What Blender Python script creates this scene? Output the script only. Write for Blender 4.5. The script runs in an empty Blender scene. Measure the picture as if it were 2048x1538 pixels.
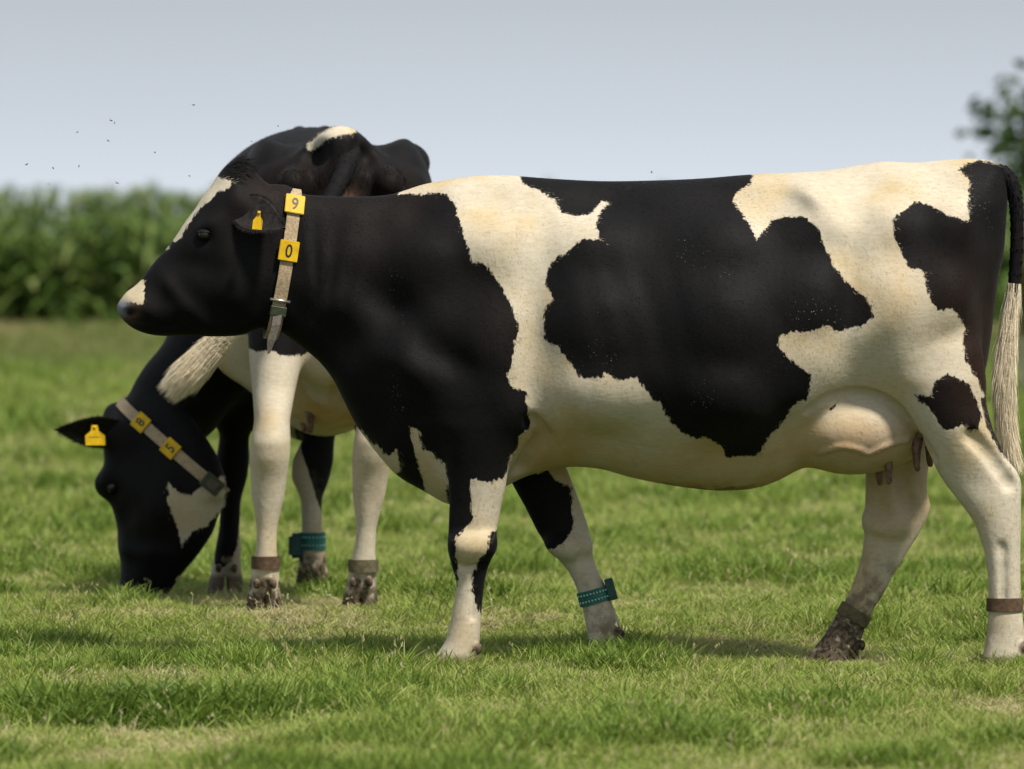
import bpy, bmesh, math, random
import numpy as np
from mathutils import Vector, Matrix
rng = np.random.default_rng(7)
random.seed(7)

# ------------------------------------------------------------------ camera, sky, sun
CAMH, DIST, FPX, HZ = 1.2182, 20.0, 13380.0, 520.0     # metres, metres, focal length and horizon row of the 2048 px photograph
scene = bpy.context.scene
cam_d = bpy.data.cameras.new('camera')
cam = bpy.data.objects.new('camera', cam_d)
scene.collection.objects.link(cam)
cam.location = (0, -DIST, CAMH)
cam.rotation_euler = (math.radians(90), 0, 0)
cam_d.sensor_width = 36.0
cam_d.lens = 36.0 * FPX / 2048.0
cam_d.shift_y = -(769 - HZ) / 2048.0
cam_d.clip_start = 0.5
cam_d.clip_end = 3000
cam_d.dof.use_dof = True
cam_d.dof.focus_distance = DIST - 0.2
cam_d.dof.aperture_fstop = 4.7
scene.camera = cam

SUN_EL, SUN_AZ = math.radians(56), math.radians(138)     # azimuth clockwise from +Y: the sun stands right of and behind the camera
world = bpy.data.worlds.new('World'); scene.world = world
world.use_nodes = True
wn, wl = world.node_tree.nodes, world.node_tree.links
wn.clear()
w_out = wn.new('ShaderNodeOutputWorld'); w_bg = wn.new('ShaderNodeBackground')
w_sky = wn.new('ShaderNodeTexSky'); w_sky.sky_type = 'NISHITA'; w_sky.sun_disc = False
w_sky.sun_elevation = SUN_EL; w_sky.sun_rotation = SUN_AZ
w_sky.air_density = 1.0; w_sky.dust_density = 4.0
w_tc = wn.new('ShaderNodeTexCoord'); w_sep = wn.new('ShaderNodeSeparateXYZ')
w_ramp = wn.new('ShaderNodeValToRGB')                   # thin even cloud: pale at the horizon, greyer above
w_map = wn.new('ShaderNodeMapRange'); w_map.inputs['From Max'].default_value = 0.2
wl.new(w_tc.outputs['Generated'], w_sep.inputs[0]); wl.new(w_sep.outputs['Z'], w_map.inputs['Value'])
wl.new(w_map.outputs[0], w_ramp.inputs['Fac'])
els = w_ramp.color_ramp.elements
els[0].position = 0.0; els[0].color = (5.3, 5.72, 6.3, 1)
els[1].position = 1.0; els[1].color = (3.2, 3.5, 3.85, 1)
for p_, c_ in ((0.05, (5.0, 5.42, 6.0)), (0.11, (4.3, 4.68, 5.2)), (0.2, (3.55, 3.87, 4.25))):
    e_ = els.new(p_); e_.color = (*c_, 1)
w_noise = wn.new('ShaderNodeTexNoise'); w_noise.inputs['Scale'].default_value = 4.0; w_noise.inputs['Detail'].default_value = 3
w_nmap = wn.new('ShaderNodeMapRange'); w_nmap.inputs['To Min'].default_value = 0.88; w_nmap.inputs['To Max'].default_value = 1.12
wl.new(w_tc.outputs['Generated'], w_noise.inputs['Vector']); wl.new(w_noise.outputs['Fac'], w_nmap.inputs['Value'])
w_mul = wn.new('ShaderNodeVectorMath'); w_mul.operation = 'SCALE'
wl.new(w_ramp.outputs['Color'], w_mul.inputs[0]); wl.new(w_nmap.outputs[0], w_mul.inputs['Scale'])
w_mix = wn.new('ShaderNodeMixRGB'); w_mix.inputs['Fac'].default_value = 0.88
wl.new(w_sky.outputs['Color'], w_mix.inputs[1]); wl.new(w_mul.outputs[0], w_mix.inputs[2])
wl.new(w_mix.outputs[0], w_bg.inputs['Color']); w_bg.inputs['Strength'].default_value = 0.106
wl.new(w_bg.outputs[0], w_out.inputs['Surface'])

sun_d = bpy.data.lights.new('sun', 'SUN')
sun_d.energy = 3.7; sun_d.angle = math.radians(6.0); sun_d.color = (1.0, 0.94, 0.83)
sun = bpy.data.objects.new('sun', sun_d); scene.collection.objects.link(sun)
to_sun = Vector((math.sin(SUN_AZ) * math.cos(SUN_EL), math.cos(SUN_AZ) * math.cos(SUN_EL), math.sin(SUN_EL)))
sun.rotation_euler = to_sun.to_track_quat('Z', 'Y').to_euler()
sun.location = to_sun * 60

vs = scene.view_settings
vs.view_transform = 'Standard'; vs.look = 'None'; vs.exposure = 0.55; vs.gamma = 1.0; vs.use_curve_mapping = False
scene.cycles.use_denoising = True
scene.cycles.max_bounces = 6
scene.cycles.transparent_max_bounces = 8

# ------------------------------------------------------------------ helpers
COL = scene.collection

def px(x, y, Y=0.0):                                    # a point of the photograph at depth Y -> metres
    d = (DIST + Y) / FPX
    return np.array([(x - 1024) * d, Y, CAMH + (HZ - y) * d])

def tag(o, label=None, cat=None, group=None, kind=None):
    if label: o['label'] = label
    if cat: o['category'] = cat
    if group: o['group'] = group
    if kind: o['kind'] = kind
    return o

def empty(name, loc=(0, 0, 0)):
    o = bpy.data.objects.new(name, None); COL.objects.link(o); o.location = loc; o.empty_display_size = 0.1
    return o

def mesh_from(name, V, F, smooth=True):
    me = bpy.data.meshes.new(name)
    V = np.asarray(V, np.float32)
    if isinstance(F, np.ndarray):
        n, k = F.shape
        me.vertices.add(len(V)); me.vertices.foreach_set('co', V.ravel())
        me.loops.add(n * k); me.loops.foreach_set('vertex_index', F.astype(np.int32).ravel())
        me.polygons.add(n)
        me.polygons.foreach_set('loop_start', np.arange(0, n * k, k, dtype=np.int32))
        me.update(calc_edges=True)
    else:
        me.from_pydata([tuple(map(float, v)) for v in V], [], [tuple(map(int, f)) for f in F]); me.update()
    if smooth:
        me.polygons.foreach_set('use_smooth', np.ones(len(me.polygons), bool))
    return me

def obj(name, me, mat=None, parent=None):
    o = bpy.data.objects.new(name, me); COL.objects.link(o)
    if mat and not me.materials: me.materials.append(mat)
    if parent: o.parent = parent
    return o

def attr(me, name, arr):
    a = me.attributes.new(name, 'FLOAT', 'POINT'); a.data.foreach_set('value', np.asarray(arr, np.float32))

def smin(a, b, k):
    h = np.clip(0.5 + 0.5 * (b - a) / k, 0, 1)
    return b * (1 - h) + a * h - k * h * (1 - h)

def hash3(i, j, k):
    n = (i * 374761393 + j * 668265263 + k * 2147483647 + 1013904223) & 0xffffffff
    n = ((n ^ (n >> 13)) * 1274126177) & 0xffffffff
    return ((n ^ (n >> 16)) & 0xffff) / 65535.0

def vnoise(p, scale):                                   # value noise, p (n,2|3) -> 0..1
    p = np.asarray(p, float) * scale
    if p.shape[1] == 2: p = np.c_[p, np.zeros(len(p))]
    i = np.floor(p).astype(np.int64); f = p - i; f = f * f * (3 - 2 * f)
    r = 0
    for a in (0, 1):
        for b in (0, 1):
            for c in (0, 1):
                w = (f[:, 0] if a else 1 - f[:, 0]) * (f[:, 1] if b else 1 - f[:, 1]) * (f[:, 2] if c else 1 - f[:, 2])
                r = r + w * hash3(i[:, 0] + a, i[:, 1] + b, i[:, 2] + c)
    return r

def fbm(p, scale, oct=3):
    s, a, t = 0, 1.0, 0
    for o in range(oct):
        s = s + a * vnoise(np.asarray(p) + 17.3 * o, scale * 2 ** o); t += a; a *= 0.5
    return s / t

def ss(a, b, x):
    t = np.clip((np.asarray(x, float) - a) / (b - a), 0, 1); return t * t * (3 - 2 * t)

def mat_new(name):
    m = bpy.data.materials.new(name); m.use_nodes = True
    nt = m.node_tree; b = nt.nodes['Principled BSDF']
    return m, nt, b

def simple_mat(name, col, rough=0.6, noise=0.0, nscale=40.0, metal=0.0, bump=0.0, spec=0.4):
    m, nt, b = mat_new(name); b.inputs['Specular IOR Level'].default_value = spec
    b.inputs['Roughness'].default_value = rough; b.inputs['Metallic'].default_value = metal
    tc = nt.nodes.new('ShaderNodeTexCoord'); n = nt.nodes.new('ShaderNodeTexNoise')
    n.inputs['Scale'].default_value = nscale; n.inputs['Detail'].default_value = 4
    nt.links.new(tc.outputs['Object'], n.inputs['Vector'])
    r = nt.nodes.new('ShaderNodeValToRGB')
    r.color_ramp.elements[0].color = (*[c * (1 - noise) for c in col], 1); r.color_ramp.elements[0].position = 0.3
    r.color_ramp.elements[1].color = (*[min(1, c * (1 + noise)) for c in col], 1); r.color_ramp.elements[1].position = 0.7
    nt.links.new(n.outputs['Fac'], r.inputs['Fac']); nt.links.new(r.outputs['Color'], b.inputs['Base Color'])
    if bump:
        bp = nt.nodes.new('ShaderNodeBump'); bp.inputs['Strength'].default_value = bump; bp.inputs['Distance'].default_value = 0.002
        nt.links.new(n.outputs['Fac'], bp.inputs['Height']); nt.links.new(bp.outputs[0], b.inputs['Normal'])
    return m

# ------------------------------------------------------------------ the ground
def gz(x, y):
    x = np.asarray(x, float); y = np.asarray(y, float)
    sh = np.broadcast(x, y).shape
    p = np.c_[np.broadcast_to(x, sh).ravel(), np.broadcast_to(y, sh).ravel()]
    und = (fbm(p, 0.9, 2) - 0.5).reshape(sh) * 0.035
    damp = 1 - ss(-1.0, -0.4, y) * (1 - ss(4.0, 6.0, y)) * 0.85
    rise = 0.062 * ss(0.35, 1.6, y) * (1 - 0.6 * ss(2.3, 3.4, y)) * (1 - ss(4.0, 14.0, y))
    dip = -0.06 * np.exp(-(((x + 1.0) / 0.6) ** 2 + ((y + 2.5) / 0.22) ** 2))
    return und * damp + rise + dip

def grid_sheet(xs, ys):
    gx, gy = np.meshgrid(xs, ys, indexing='ij')
    V = np.c_[gx.ravel(), gy.ravel(), gz(gx, gy).ravel()]
    n, m = len(xs), len(ys)
    idx = np.arange(n * m).reshape(n, m)
    F = np.c_[idx[:-1, :-1].ravel(), idx[1:, :-1].ravel(), idx[1:, 1:].ravel(), idx[:-1, 1:].ravel()]
    return V, F

def ground_mat():
    m, nt, b = mat_new('soil_and_turf')
    tc = nt.nodes.new('ShaderNodeTexCoord')
    n1 = nt.nodes.new('ShaderNodeTexNoise'); n1.inputs['Scale'].default_value = 1.3; n1.inputs['Detail'].default_value = 6
    n2 = nt.nodes.new('ShaderNodeTexNoise'); n2.inputs['Scale'].default_value = 60; n2.inputs['Detail'].default_value = 5
    nt.links.new(tc.outputs['Object'], n1.inputs['Vector']); nt.links.new(tc.outputs['Object'], n2.inputs['Vector'])
    r1 = nt.nodes.new('ShaderNodeValToRGB')
    r1.color_ramp.elements[0].color = (0.035, 0.06, 0.012, 1); r1.color_ramp.elements[0].position = 0.35
    r1.color_ramp.elements[1].color = (0.09, 0.11, 0.03, 1); r1.color_ramp.elements[1].position = 0.7
    mx = nt.nodes.new('ShaderNodeMixRGB'); mx.blend_type = 'MULTIPLY'; mx.inputs['Fac'].default_value = 0.6
    nt.links.new(n1.outputs['Fac'], r1.inputs['Fac']); nt.links.new(r1.outputs['Color'], mx.inputs[1]); nt.links.new(n2.outputs['Color'], mx.inputs[2])
    nt.links.new(mx.outputs[0], b.inputs['Base Color']); b.inputs['Roughness'].default_value = 1.0
    b.inputs['Specular IOR Level'].default_value = 0.1
    bp = nt.nodes.new('ShaderNodeBump'); bp.inputs['Strength'].default_value = 0.6; bp.inputs['Distance'].default_value = 0.02
    nt.links.new(n2.outputs['Fac'], bp.inputs['Height']); nt.links.new(bp.outputs[0], b.inputs['Normal'])
    return m
xs = np.r_[-900, -300, -100, -40, -15, np.arange(-6, 6.01, 0.12), 15, 40, 100, 300, 900]
ys = np.r_[-60, -30, -15, np.arange(-7, 16.01, 0.12), np.arange(18, 60, 3.0), 70, 90, 120, 200, 500, 1500]
V, F = grid_sheet(xs, ys)
tag(obj('ground', mesh_from('ground', V, F), ground_mat()), kind='structure')

# ------------------------------------------------------------------ grass
def blade_mat(name, ramp, trans=0.35, inst=True):
    m, nt, b = mat_new(name)
    nodes, links = nt.nodes, nt.links
    a1 = nodes.new('ShaderNodeAttribute'); a1.attribute_type = 'INSTANCER' if inst else 'GEOMETRY'; a1.attribute_name = 'hue'
    a2 = nodes.new('ShaderNodeAttribute'); a2.attribute_name = 'rnd'
    a3 = nodes.new('ShaderNodeAttribute'); a3.attribute_name = 'tip'
    s = nodes.new('ShaderNodeMath'); s.operation = 'MULTIPLY_ADD'; s.inputs[1].default_value = 0.36
    links.new(a2.outputs['Fac'], s.inputs[0]); links.new(a1.outputs['Fac'], s.inputs[2])
    s2 = nodes.new('ShaderNodeMath'); s2.operation = 'MULTIPLY_ADD'; s2.inputs[1].default_value = 0.16
    links.new(a3.outputs['Fac'], s2.inputs[0]); links.new(s.outputs[0], s2.inputs[2])
    r = nodes.new('ShaderNodeValToRGB')
    els = r.color_ramp.elements
    els[0].position = ramp[0][0]; els[0].color = (*ramp[0][1], 1)
    els[1].position = ramp[-1][0]; els[1].color = (*ramp[-1][1], 1)
    for p_, c_ in ramp[1:-1]:
        e = els.new(p_); e.color = (*c_, 1)
    links.new(s2.outputs[0], r.inputs['Fac'])
    links.new(r.outputs['Color'], b.inputs['Base Color'])
    b.inputs['Roughness'].default_value = 0.55; b.inputs['Specular IOR Level'].default_value = 0.3
    t = nodes.new('ShaderNodeBsdfTranslucent'); links.new(r.outputs['Color'], t.inputs['Color'])
    mx = nodes.new('ShaderNodeMixShader'); mx.inputs[0].default_value = trans
    links.new(b.outputs[0], mx.inputs[1]); links.new(t.outputs[0], mx.inputs[2])
    links.new(mx.outputs[0], nodes['Material Output'].inputs['Surface'])
    return m

def tuft_mesh(name, n, rad, hmin, hmax, wid, lean, mat, seed, stalk=False):
    r = np.random.default_rng(seed)
    V, F, rnd, tip = [], [], [], []
    for i in range(n):
        a = r.uniform(0, 6.283); q = rad * math.sqrt(r.uniform())
        bx, by = q * math.cos(a), q * math.sin(a)
        h = r.uniform(hmin, hmax); w = wid * r.uniform(0.7, 1.2)
        d = r.uniform(0, 6.283); ln = lean * r.uniform(0.2, 1.2) * h
        dx, dy = math.cos(d), math.sin(d)
        f = r.uniform(0, 6.283); sx, sy = math.cos(f) * w / 2, math.sin(f) * w / 2
        c = r.uniform()
        b0 = len(V)
        for t, ww in ((0, 0.9), (0.45, 1.0), (0.8, 0.7)):
            lx, ly = dx * ln * t * t, dy * ln * t * t
            z = h * t * (1 - 0.12 * t * lean)
            V += [(bx + lx - sx * ww, by + ly - sy * ww, z), (bx + lx + sx * ww, by + ly + sy * ww, z)]
            rnd += [c, c]; tip += [t, t]
        V.append((bx + dx * ln * 1.05, by + dy * ln * 1.05, h * (1 - 0.14 * lean))); rnd.append(c); tip.append(1.0)
        F += [(b0, b0 + 1, b0 + 3, b0 + 2), (b0 + 2, b0 + 3, b0 + 5, b0 + 4), (b0 + 4, b0 + 5, b0 + 6)]
        if stalk:                                        # a loose seed head
            top = V[-1]
            for k in range(4):
                b1 = len(V); aa = r.uniform(0, 6.283); zz = h * (0.8 + 0.03 * k)
                cx, cy = bx + dx * ln * (0.75 + 0.05 * k), by + dy * ln * (0.75 + 0.05 * k)
                ex, ey = math.cos(aa) * 0.006, math.sin(aa) * 0.006
                V += [(cx, cy, zz - 0.003), (cx + ex, cy + ey, zz + 0.004), (cx + ex * .4, cy + ey * .4, zz + 0.012)]
                rnd += [c] * 3; tip += [1.0] * 3; F.append((b1, b1 + 1, b1 + 2))
    me = mesh_from(name, V, F); attr(me, 'rnd', rnd); attr(me, 'tip', tip)
    me.materials.append(mat)
    return me

def scatter(name, pts, rot, scl, idx, hue, meshes, label, cat):
    me = bpy.data.meshes.new(name); me.vertices.add(len(pts)); me.vertices.foreach_set('co', np.asarray(pts, np.float32).ravel())
    a = me.attributes.new('rot', 'FLOAT_VECTOR', 'POINT'); a.data.foreach_set('vector', np.asarray(rot, np.float32).ravel())
    a = me.attributes.new('scl', 'FLOAT_VECTOR', 'POINT'); a.data.foreach_set('vector', np.asarray(scl, np.float32).ravel())
    a = me.attributes.new('idx', 'INT', 'POINT'); a.data.foreach_set('value', np.asarray(idx, np.int32))
    attr(me, 'hue', hue)
    o = obj(name, me)
    col = bpy.data.collections.new(name + '_pieces')
    for i, m in enumerate(meshes):
        q = bpy.data.objects.new('%s_%02d' % (name, i), m); col.objects.link(q)
    ng = bpy.data.node_groups.new(name, 'GeometryNodeTree')
    ng.interface.new_socket('Geometry', in_out='INPUT', socket_type='NodeSocketGeometry')
    ng.interface.new_socket('Geometry', in_out='OUTPUT', socket_type='NodeSocketGeometry')
    N, L = ng.nodes, ng.links
    gi, go = N.new('NodeGroupInput'), N.new('NodeGroupOutput')
    ip = N.new('GeometryNodeInstanceOnPoints'); ci = N.new('GeometryNodeCollectionInfo')
    ci.inputs['Collection'].default_value = col; ci.inputs['Separate Children'].default_value = True; ci.inputs['Reset Children'].default_value = True
    def named(nm, ty):
        q = N.new('GeometryNodeInputNamedAttribute'); q.data_type = ty; q.inputs['Name'].default_value = nm
        return q.outputs['Attribute']
    L.new(gi.outputs[0], ip.inputs['Points']); L.new(ci.outputs[0], ip.inputs['Instance'])
    ip.inputs['Pick Instance'].default_value = True
    L.new(named('idx', 'INT'), ip.inputs['Instance Index'])
    e2r = N.new('FunctionNodeEulerToRotation'); L.new(named('rot', 'FLOAT_VECTOR'), e2r.inputs[0]); L.new(e2r.outputs[0], ip.inputs['Rotation'])
    L.new(named('scl', 'FLOAT_VECTOR'), ip.inputs['Scale'])
    L.new(ip.outputs[0], go.inputs[0])
    md = o.modifiers.new('scatter', 'NODES'); md.node_group = ng
    return tag(o, label, cat, kind='stuff')

GRASS_RAMP = [(0.0, (0.03, 0.065, 0.010)), (0.3, (0.118, 0.195, 0.024)), (0.55, (0.23, 0.315, 0.052)), (0.78, (0.35, 0.385, 0.105)), (0.92, (0.38, 0.34, 0.15)), (1.0, (0.45, 0.39, 0.22))]
M_blade = blade_mat('grass_blade', GRASS_RAMP)
M_straw = blade_mat('straw_blade', [(0.0, (0.30, 0.30, 0.10)), (0.5, (0.48, 0.44, 0.20)), (1.0, (0.60, 0.54, 0.32))])
near_tufts = [tuft_mesh('tuft%d' % i, 34, 0.035, 0.016, 0.050, 0.0027, 0.8, M_blade, 100 + i) for i in range(7)]
near_tufts += [tuft_mesh('tuft_lush%d' % i, 44, 0.05, 0.035, 0.085, 0.0034, 0.75, M_blade, 120 + i) for i in range(3)]
near_tufts += [tuft_mesh('straw%d' % i, 2, 0.03, 0.07, 0.16, 0.0016, 0.7, M_straw, 140 + i, True) for i in range(3)]
near_tufts += [tuft_mesh('dry%d' % i, 14, 0.04, 0.02, 0.05, 0.003, 1.6, M_straw, 150 + i) for i in range(2)]

def grass_points(y0, y1, dens, marg, sc0, far=False):
    n = int((y1 - y0) * dens * (2 * (marg + (DIST + y1) * 1024 / FPX)))
    x = rng.uniform(-1, 1, n) * (marg + (DIST + y1) * 1024 / FPX); y = rng.uniform(y0, y1, n)
    keep = np.abs(x) < marg + (DIST + y) * 1024 / FPX
    return x[keep], y[keep]

P, R_, S, I, H = [], [], [], [], []
def add_grass(x, y, sc, far=0.0):
    n = len(x); p2 = np.c_[x, y]
    lush = fbm(p2 * np.array([1.0, 0.7]) + 31, 2.2, 3); dry = fbm(p2 * np.array([1.0, 0.6]) + 77, 3.0, 3); fine = vnoise(p2 + 5, 14)
    band = np.exp(-(((x + 1.0) / 0.62) ** 2 + ((y + 2.2) / 0.30) ** 2)) * ss(.25, .5, fbm(p2, 3.0, 2) + .12)      # the rank dark tuft in front
    lushv = np.clip((lush - 0.56) * 6, 0, 1); lushv = np.maximum(lushv, band * 1.1)
    dryv = np.clip((dry - 0.55) * 5, 0, 1) * (1 - lushv)
    hue = 0.30 + 0.22 * (fine - 0.5) + rng.normal(0, 0.07, n) - 0.20 * lushv - 0.16 * np.clip(band, 0, 1) + 0.26 * dryv + 0.02 + 0.05 * far
    idx = rng.integers(0, 7, n)
    u = rng.uniform(size=n)
    idx = np.where(u < 0.05 + 0.6 * lushv, rng.integers(7, 10, n), idx)
    u = rng.uniform(size=n); idx = np.where(u < 0.010 + 0.03 * dryv, rng.integers(10, 13, n), idx)
    u = rng.uniform(size=n); idx = np.where(u < 0.07 + 0.34 * dryv, rng.integers(13, 15, n), idx)
    s = sc * rng.uniform(0.75, 1.25, n) * (1 + 0.25 * lushv + 0.7 * band)
    hs = s * (0.70 + 0.6 * (lush - 0.4)) * (1 - 0.3 * dryv) * (0.75 + 0.5 * fine)
    P.append(np.c_[x, y, gz(x, y) - 0.004]); S.append(np.c_[s, s, hs])
    R_.append(np.c_[rng.normal(0, 0.12, n), rng.normal(0, 0.12, n), rng.uniform(0, 6.28, n)])
    I.append(idx); H.append(np.clip(hue, 0.02, 0.8))
add_grass(*grass_points(-5.2, 1.0, 1150, 0.5, 1), 1.0)
add_grass(*grass_points(1.0, 8.0, 800, 0.5, 1), 1.1)
add_grass(*grass_points(8.0, 20.0, 240, 0.8, 1), 1.6, 0.3)
add_grass(*grass_points(20.0, 50.0, 60, 1.0, 1), 2.6, 0.7)
scatter('pasture_grass', np.concatenate(P), np.concatenate(R_), np.concatenate(S), np.concatenate(I), np.concatenate(H), near_tufts,
        'short grazed pasture grass with straw stalks and rank tufts', 'grass')

# ------------------------------------------------------------------ field margin, maize, tree
M_margin = blade_mat('margin_grass', [(0.0, (0.07, 0.12, 0.02)), (0.35, (0.14, 0.19, 0.04)), (0.65, (0.23, 0.24, 0.08)), (0.85, (0.33, 0.27, 0.13)), (1.0, (0.40, 0.31, 0.17))])
M_weed = blade_mat('weed_leaf', [(0.0, (0.03, 0.065, 0.01)), (0.4, (0.08, 0.155, 0.022)), (0.8, (0.14, 0.23, 0.045)), (1.0, (0.20, 0.27, 0.08))])
mt = [tuft_mesh('margin%d' % i, 50, 0.22, 0.2, 0.5, 0.014, 0.6, M_margin, 200 + i) for i in range(4)]
CORN_Y = 75.0
n = 9000
x = rng.uniform(-12, 12, n); y = rng.uniform(44, CORN_Y + 1, n)
hs = 0.30 + 0.55 * ss(50, 70, y)
scatter('margin_grass', np.c_[x, y, gz(x, y) - 0.01], np.c_[np.zeros((n, 2)), rng.uniform(0, 6.28, n)], np.c_[np.ones(n), np.ones(n), hs * rng.uniform(0.7, 1.2, n)],
        rng.integers(0, 4, n), np.clip(0.12 + 0.9 * (fbm(np.c_[x, y] * np.array([.5, .25]), 0.8) - 0.5) + rng.normal(0, 0.08, n) + 0.22 * ss(56, 72, y), 0, 0.8), mt,
        'rough brownish grass margin in front of the maize field', 'grass')

def weed_mesh(i):
    r = np.random.default_rng(300 + i); V, F, rnd, tip = [], [], [], []
    for s in range(9):
        bx, by = r.normal(0, 0.13, 2); H_ = r.uniform(0.6, 1.15); lx, ly = r.normal(0, 0.12, 2)
        for k in range(16):
            t = r.uniform(0.1, 1); z = H_ * t; a = r.uniform(0, 6.283); L_ = r.uniform(0.10, 0.2) * (1.15 - 0.5 * t)
            c = np.array([bx + lx * t, by + ly * t, z]); d = np.array([math.cos(a), math.sin(a), r.uniform(-0.3, 0.5)]); sd_ = np.array([-math.sin(a), math.cos(a), 0]) * L_ * 0.28
            b0 = len(V); V += [c, c + d * L_ * .5 + sd_, c + d * L_ - np.array([0, 0, .25 * L_]), c + d * L_ * .5 - sd_]
            q = r.uniform(); rnd += [q] * 4; tip += [t] * 4; F.append((b0, b0 + 1, b0 + 2, b0 + 3))
    me = mesh_from('weed%d' % i, V, F); attr(me, 'rnd', rnd); attr(me, 'tip', tip); me.materials.append(M_weed); return me
n = 260
x = rng.uniform(-11, 11, n); y = rng.uniform(CORN_Y - 3.2, CORN_Y - 0.6, n)
scatter('nettle_bank', np.c_[x, y, gz(x, y)], np.c_[np.zeros((n, 2)), rng.uniform(0, 6.28, n)], np.ones((n, 3)) * (0.35 + 0.8 * vnoise(np.c_[x, y], 0.7))[:, None],
        rng.integers(0, 4, n), np.clip(0.30 + rng.normal(0, 0.08, n), 0, 1), [weed_mesh(i) for i in range(4)],
        'bank of leafy green weeds along the foot of the maize', 'weeds')

M_corn = blade_mat('maize_leaf', [(0.0, (0.03, 0.065, 0.012)), (0.35, (0.065, 0.13, 0.020)), (0.7, (0.14, 0.21, 0.045)), (1.0, (0.25, 0.30, 0.10))], 0.38, inst=False)
M_tassel = simple_mat('maize_tassel', (0.13, 0.17, 0.06), 0.8, 0.3)
def corn_leaf_mesh(i):
    r = np.random.default_rng(400 + i); L_ = r.uniform(0.55, 0.8); V, F = [], []
    rise = r.uniform(0.5, 0.95); droop = r.uniform(0.7, 1.25)
    for s in range(7):
        t = s / 6; w = 0.062 * math.sin(math.pi * min(1, 0.18 + 0.82 * t)) + 0.004
        xx = L_ * t * 0.8; zz = L_ * (rise * t - droop * t * t)
        V += [(xx, -w, zz + 0.012), (xx, 0, zz), (xx, w, zz + 0.012)]
        if s: b = (s - 1) * 3; F += [(b, b + 3, b + 4, b + 1), (b + 1, b + 4, b + 5, b + 2)]
    me = mesh_from('corn_leaf%d' % i, V, F); n_ = len(V)
    attr(me, 'rnd', np.full(n_, r.uniform())); attr(me, 'tip', np.repeat(np.linspace(0, 1, 7), 3)); attr(me, 'hue', np.full(n_, r.uniform(0.0, 0.6)))
    me.materials.append(M_corn); return me
corn_leaves = [corn_leaf_mesh(i) for i in range(10)]
def tube(pts, rad, seg=6, cap=True):
    pts = [np.asarray(p, float) for p in pts]; V, F = [], []
    for i, p in enumerate(pts):
        d = pts[min(i + 1, len(pts) - 1)] - pts[max(i - 1, 0)]; d /= np.linalg.norm(d)
        a = np.array([0, 0, 1.0]) if abs(d[2]) < 0.9 else np.array([1.0, 0, 0])
        u = np.cross(d, a); u /= np.linalg.norm(u); v = np.cross(d, u)
        r = rad[i] if hasattr(rad, '__len__') else rad
        for k in range(seg):
            q = 6.28318 * k / seg; V.append(p + r * (math.cos(q) * u + math.sin(q) * v))
        if i:
            for k in range(seg):
                F.append(((i - 1) * seg + k, (i - 1) * seg + (k + 1) % seg, i * seg + (k + 1) % seg, i * seg + k))
    if cap:
        F.append(tuple(range(seg - 1, -1, -1))); F.append(tuple(range((len(pts) - 1) * seg, len(pts) * seg)))
    return V, F
V, F = tube([(0, 0, 0), (0.01, 0, 0.7), (0, 0.01, 1.4), (0.01, 0.01, 1.95)], [0.014, 0.013, 0.010, 0.006])
stalk_me = mesh_from('corn_stalk', V, F); nv = len(V); attr(stalk_me, 'rnd', np.full(nv, .5)); attr(stalk_me, 'tip', np.zeros(nv)); attr(stalk_me, 'hue', np.full(nv, .45)); stalk_me.materials.append(M_corn)
V, F = [], []
for k in range(7):
    a = k * 0.9; v, f = tube([(0, 0, 1.9), (0.03 * math.cos(a), 0.03 * math.sin(a), 2.06), ((0.09 if k else 0) * math.cos(a), (0.09 if k else 0) * math.sin(a), 2.2)], [0.006, 0.007, 0.004], 4)
    F += [tuple(i + len(V) for i in q) for q in f]; V += v
tassel_me = mesh_from('corn_tassel', V, F); tassel_me.materials.append(M_tassel)
def leaf_set(r):
    out = []
    az = r.uniform(0, 6.28)
    for k in range(11):
        z = 0.25 + 0.155 * k; az += math.pi + r.normal(0, 0.25)
        s = (0.75 + 0.4 * math.sin(math.pi * (k + 1) / 12)) * r.uniform(0.85, 1.1)
        out.append((r.integers(0, 10), z, az, s))
    return out
xfront = np.arange(-11.0, -3.6, 0.17)
for row in range(2):
    for xx in xfront + 0.08 * row:
        X = xx + rng.normal(0, 0.03); Y = CORN_Y + 0.75 * row + rng.normal(0, 0.05)
        hs = 0.98 + 0.16 * (vnoise(np.array([[X, Y]]), 0.9)[0] - 0.5) + rng.normal(0, 0.035)
        c = empty('maize_plant', (X, Y, float(gz(X, Y)))); c.scale = (1, 1, hs); c.rotation_euler = (rng.normal(0, 0.03), rng.normal(0, 0.03), rng.uniform(0, 6.28))
        tag(c, ('leafy green maize plant in the front row behind the grass margin', 'leafy green maize plant in the second row of the field edge')[row], 'maize', ('maize plants of the front row', 'maize plants of the second row')[row])
        obj('stalk', stalk_me, None, c); obj('tassel', tassel_me, None, c)
        for (mi, z, az, s) in leaf_set(rng):
            l = obj('leaf', corn_leaves[mi], None, c); l.location = (0, 0, z); l.rotation_euler = (0, 0, az); l.scale = (s, s, s)
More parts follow.
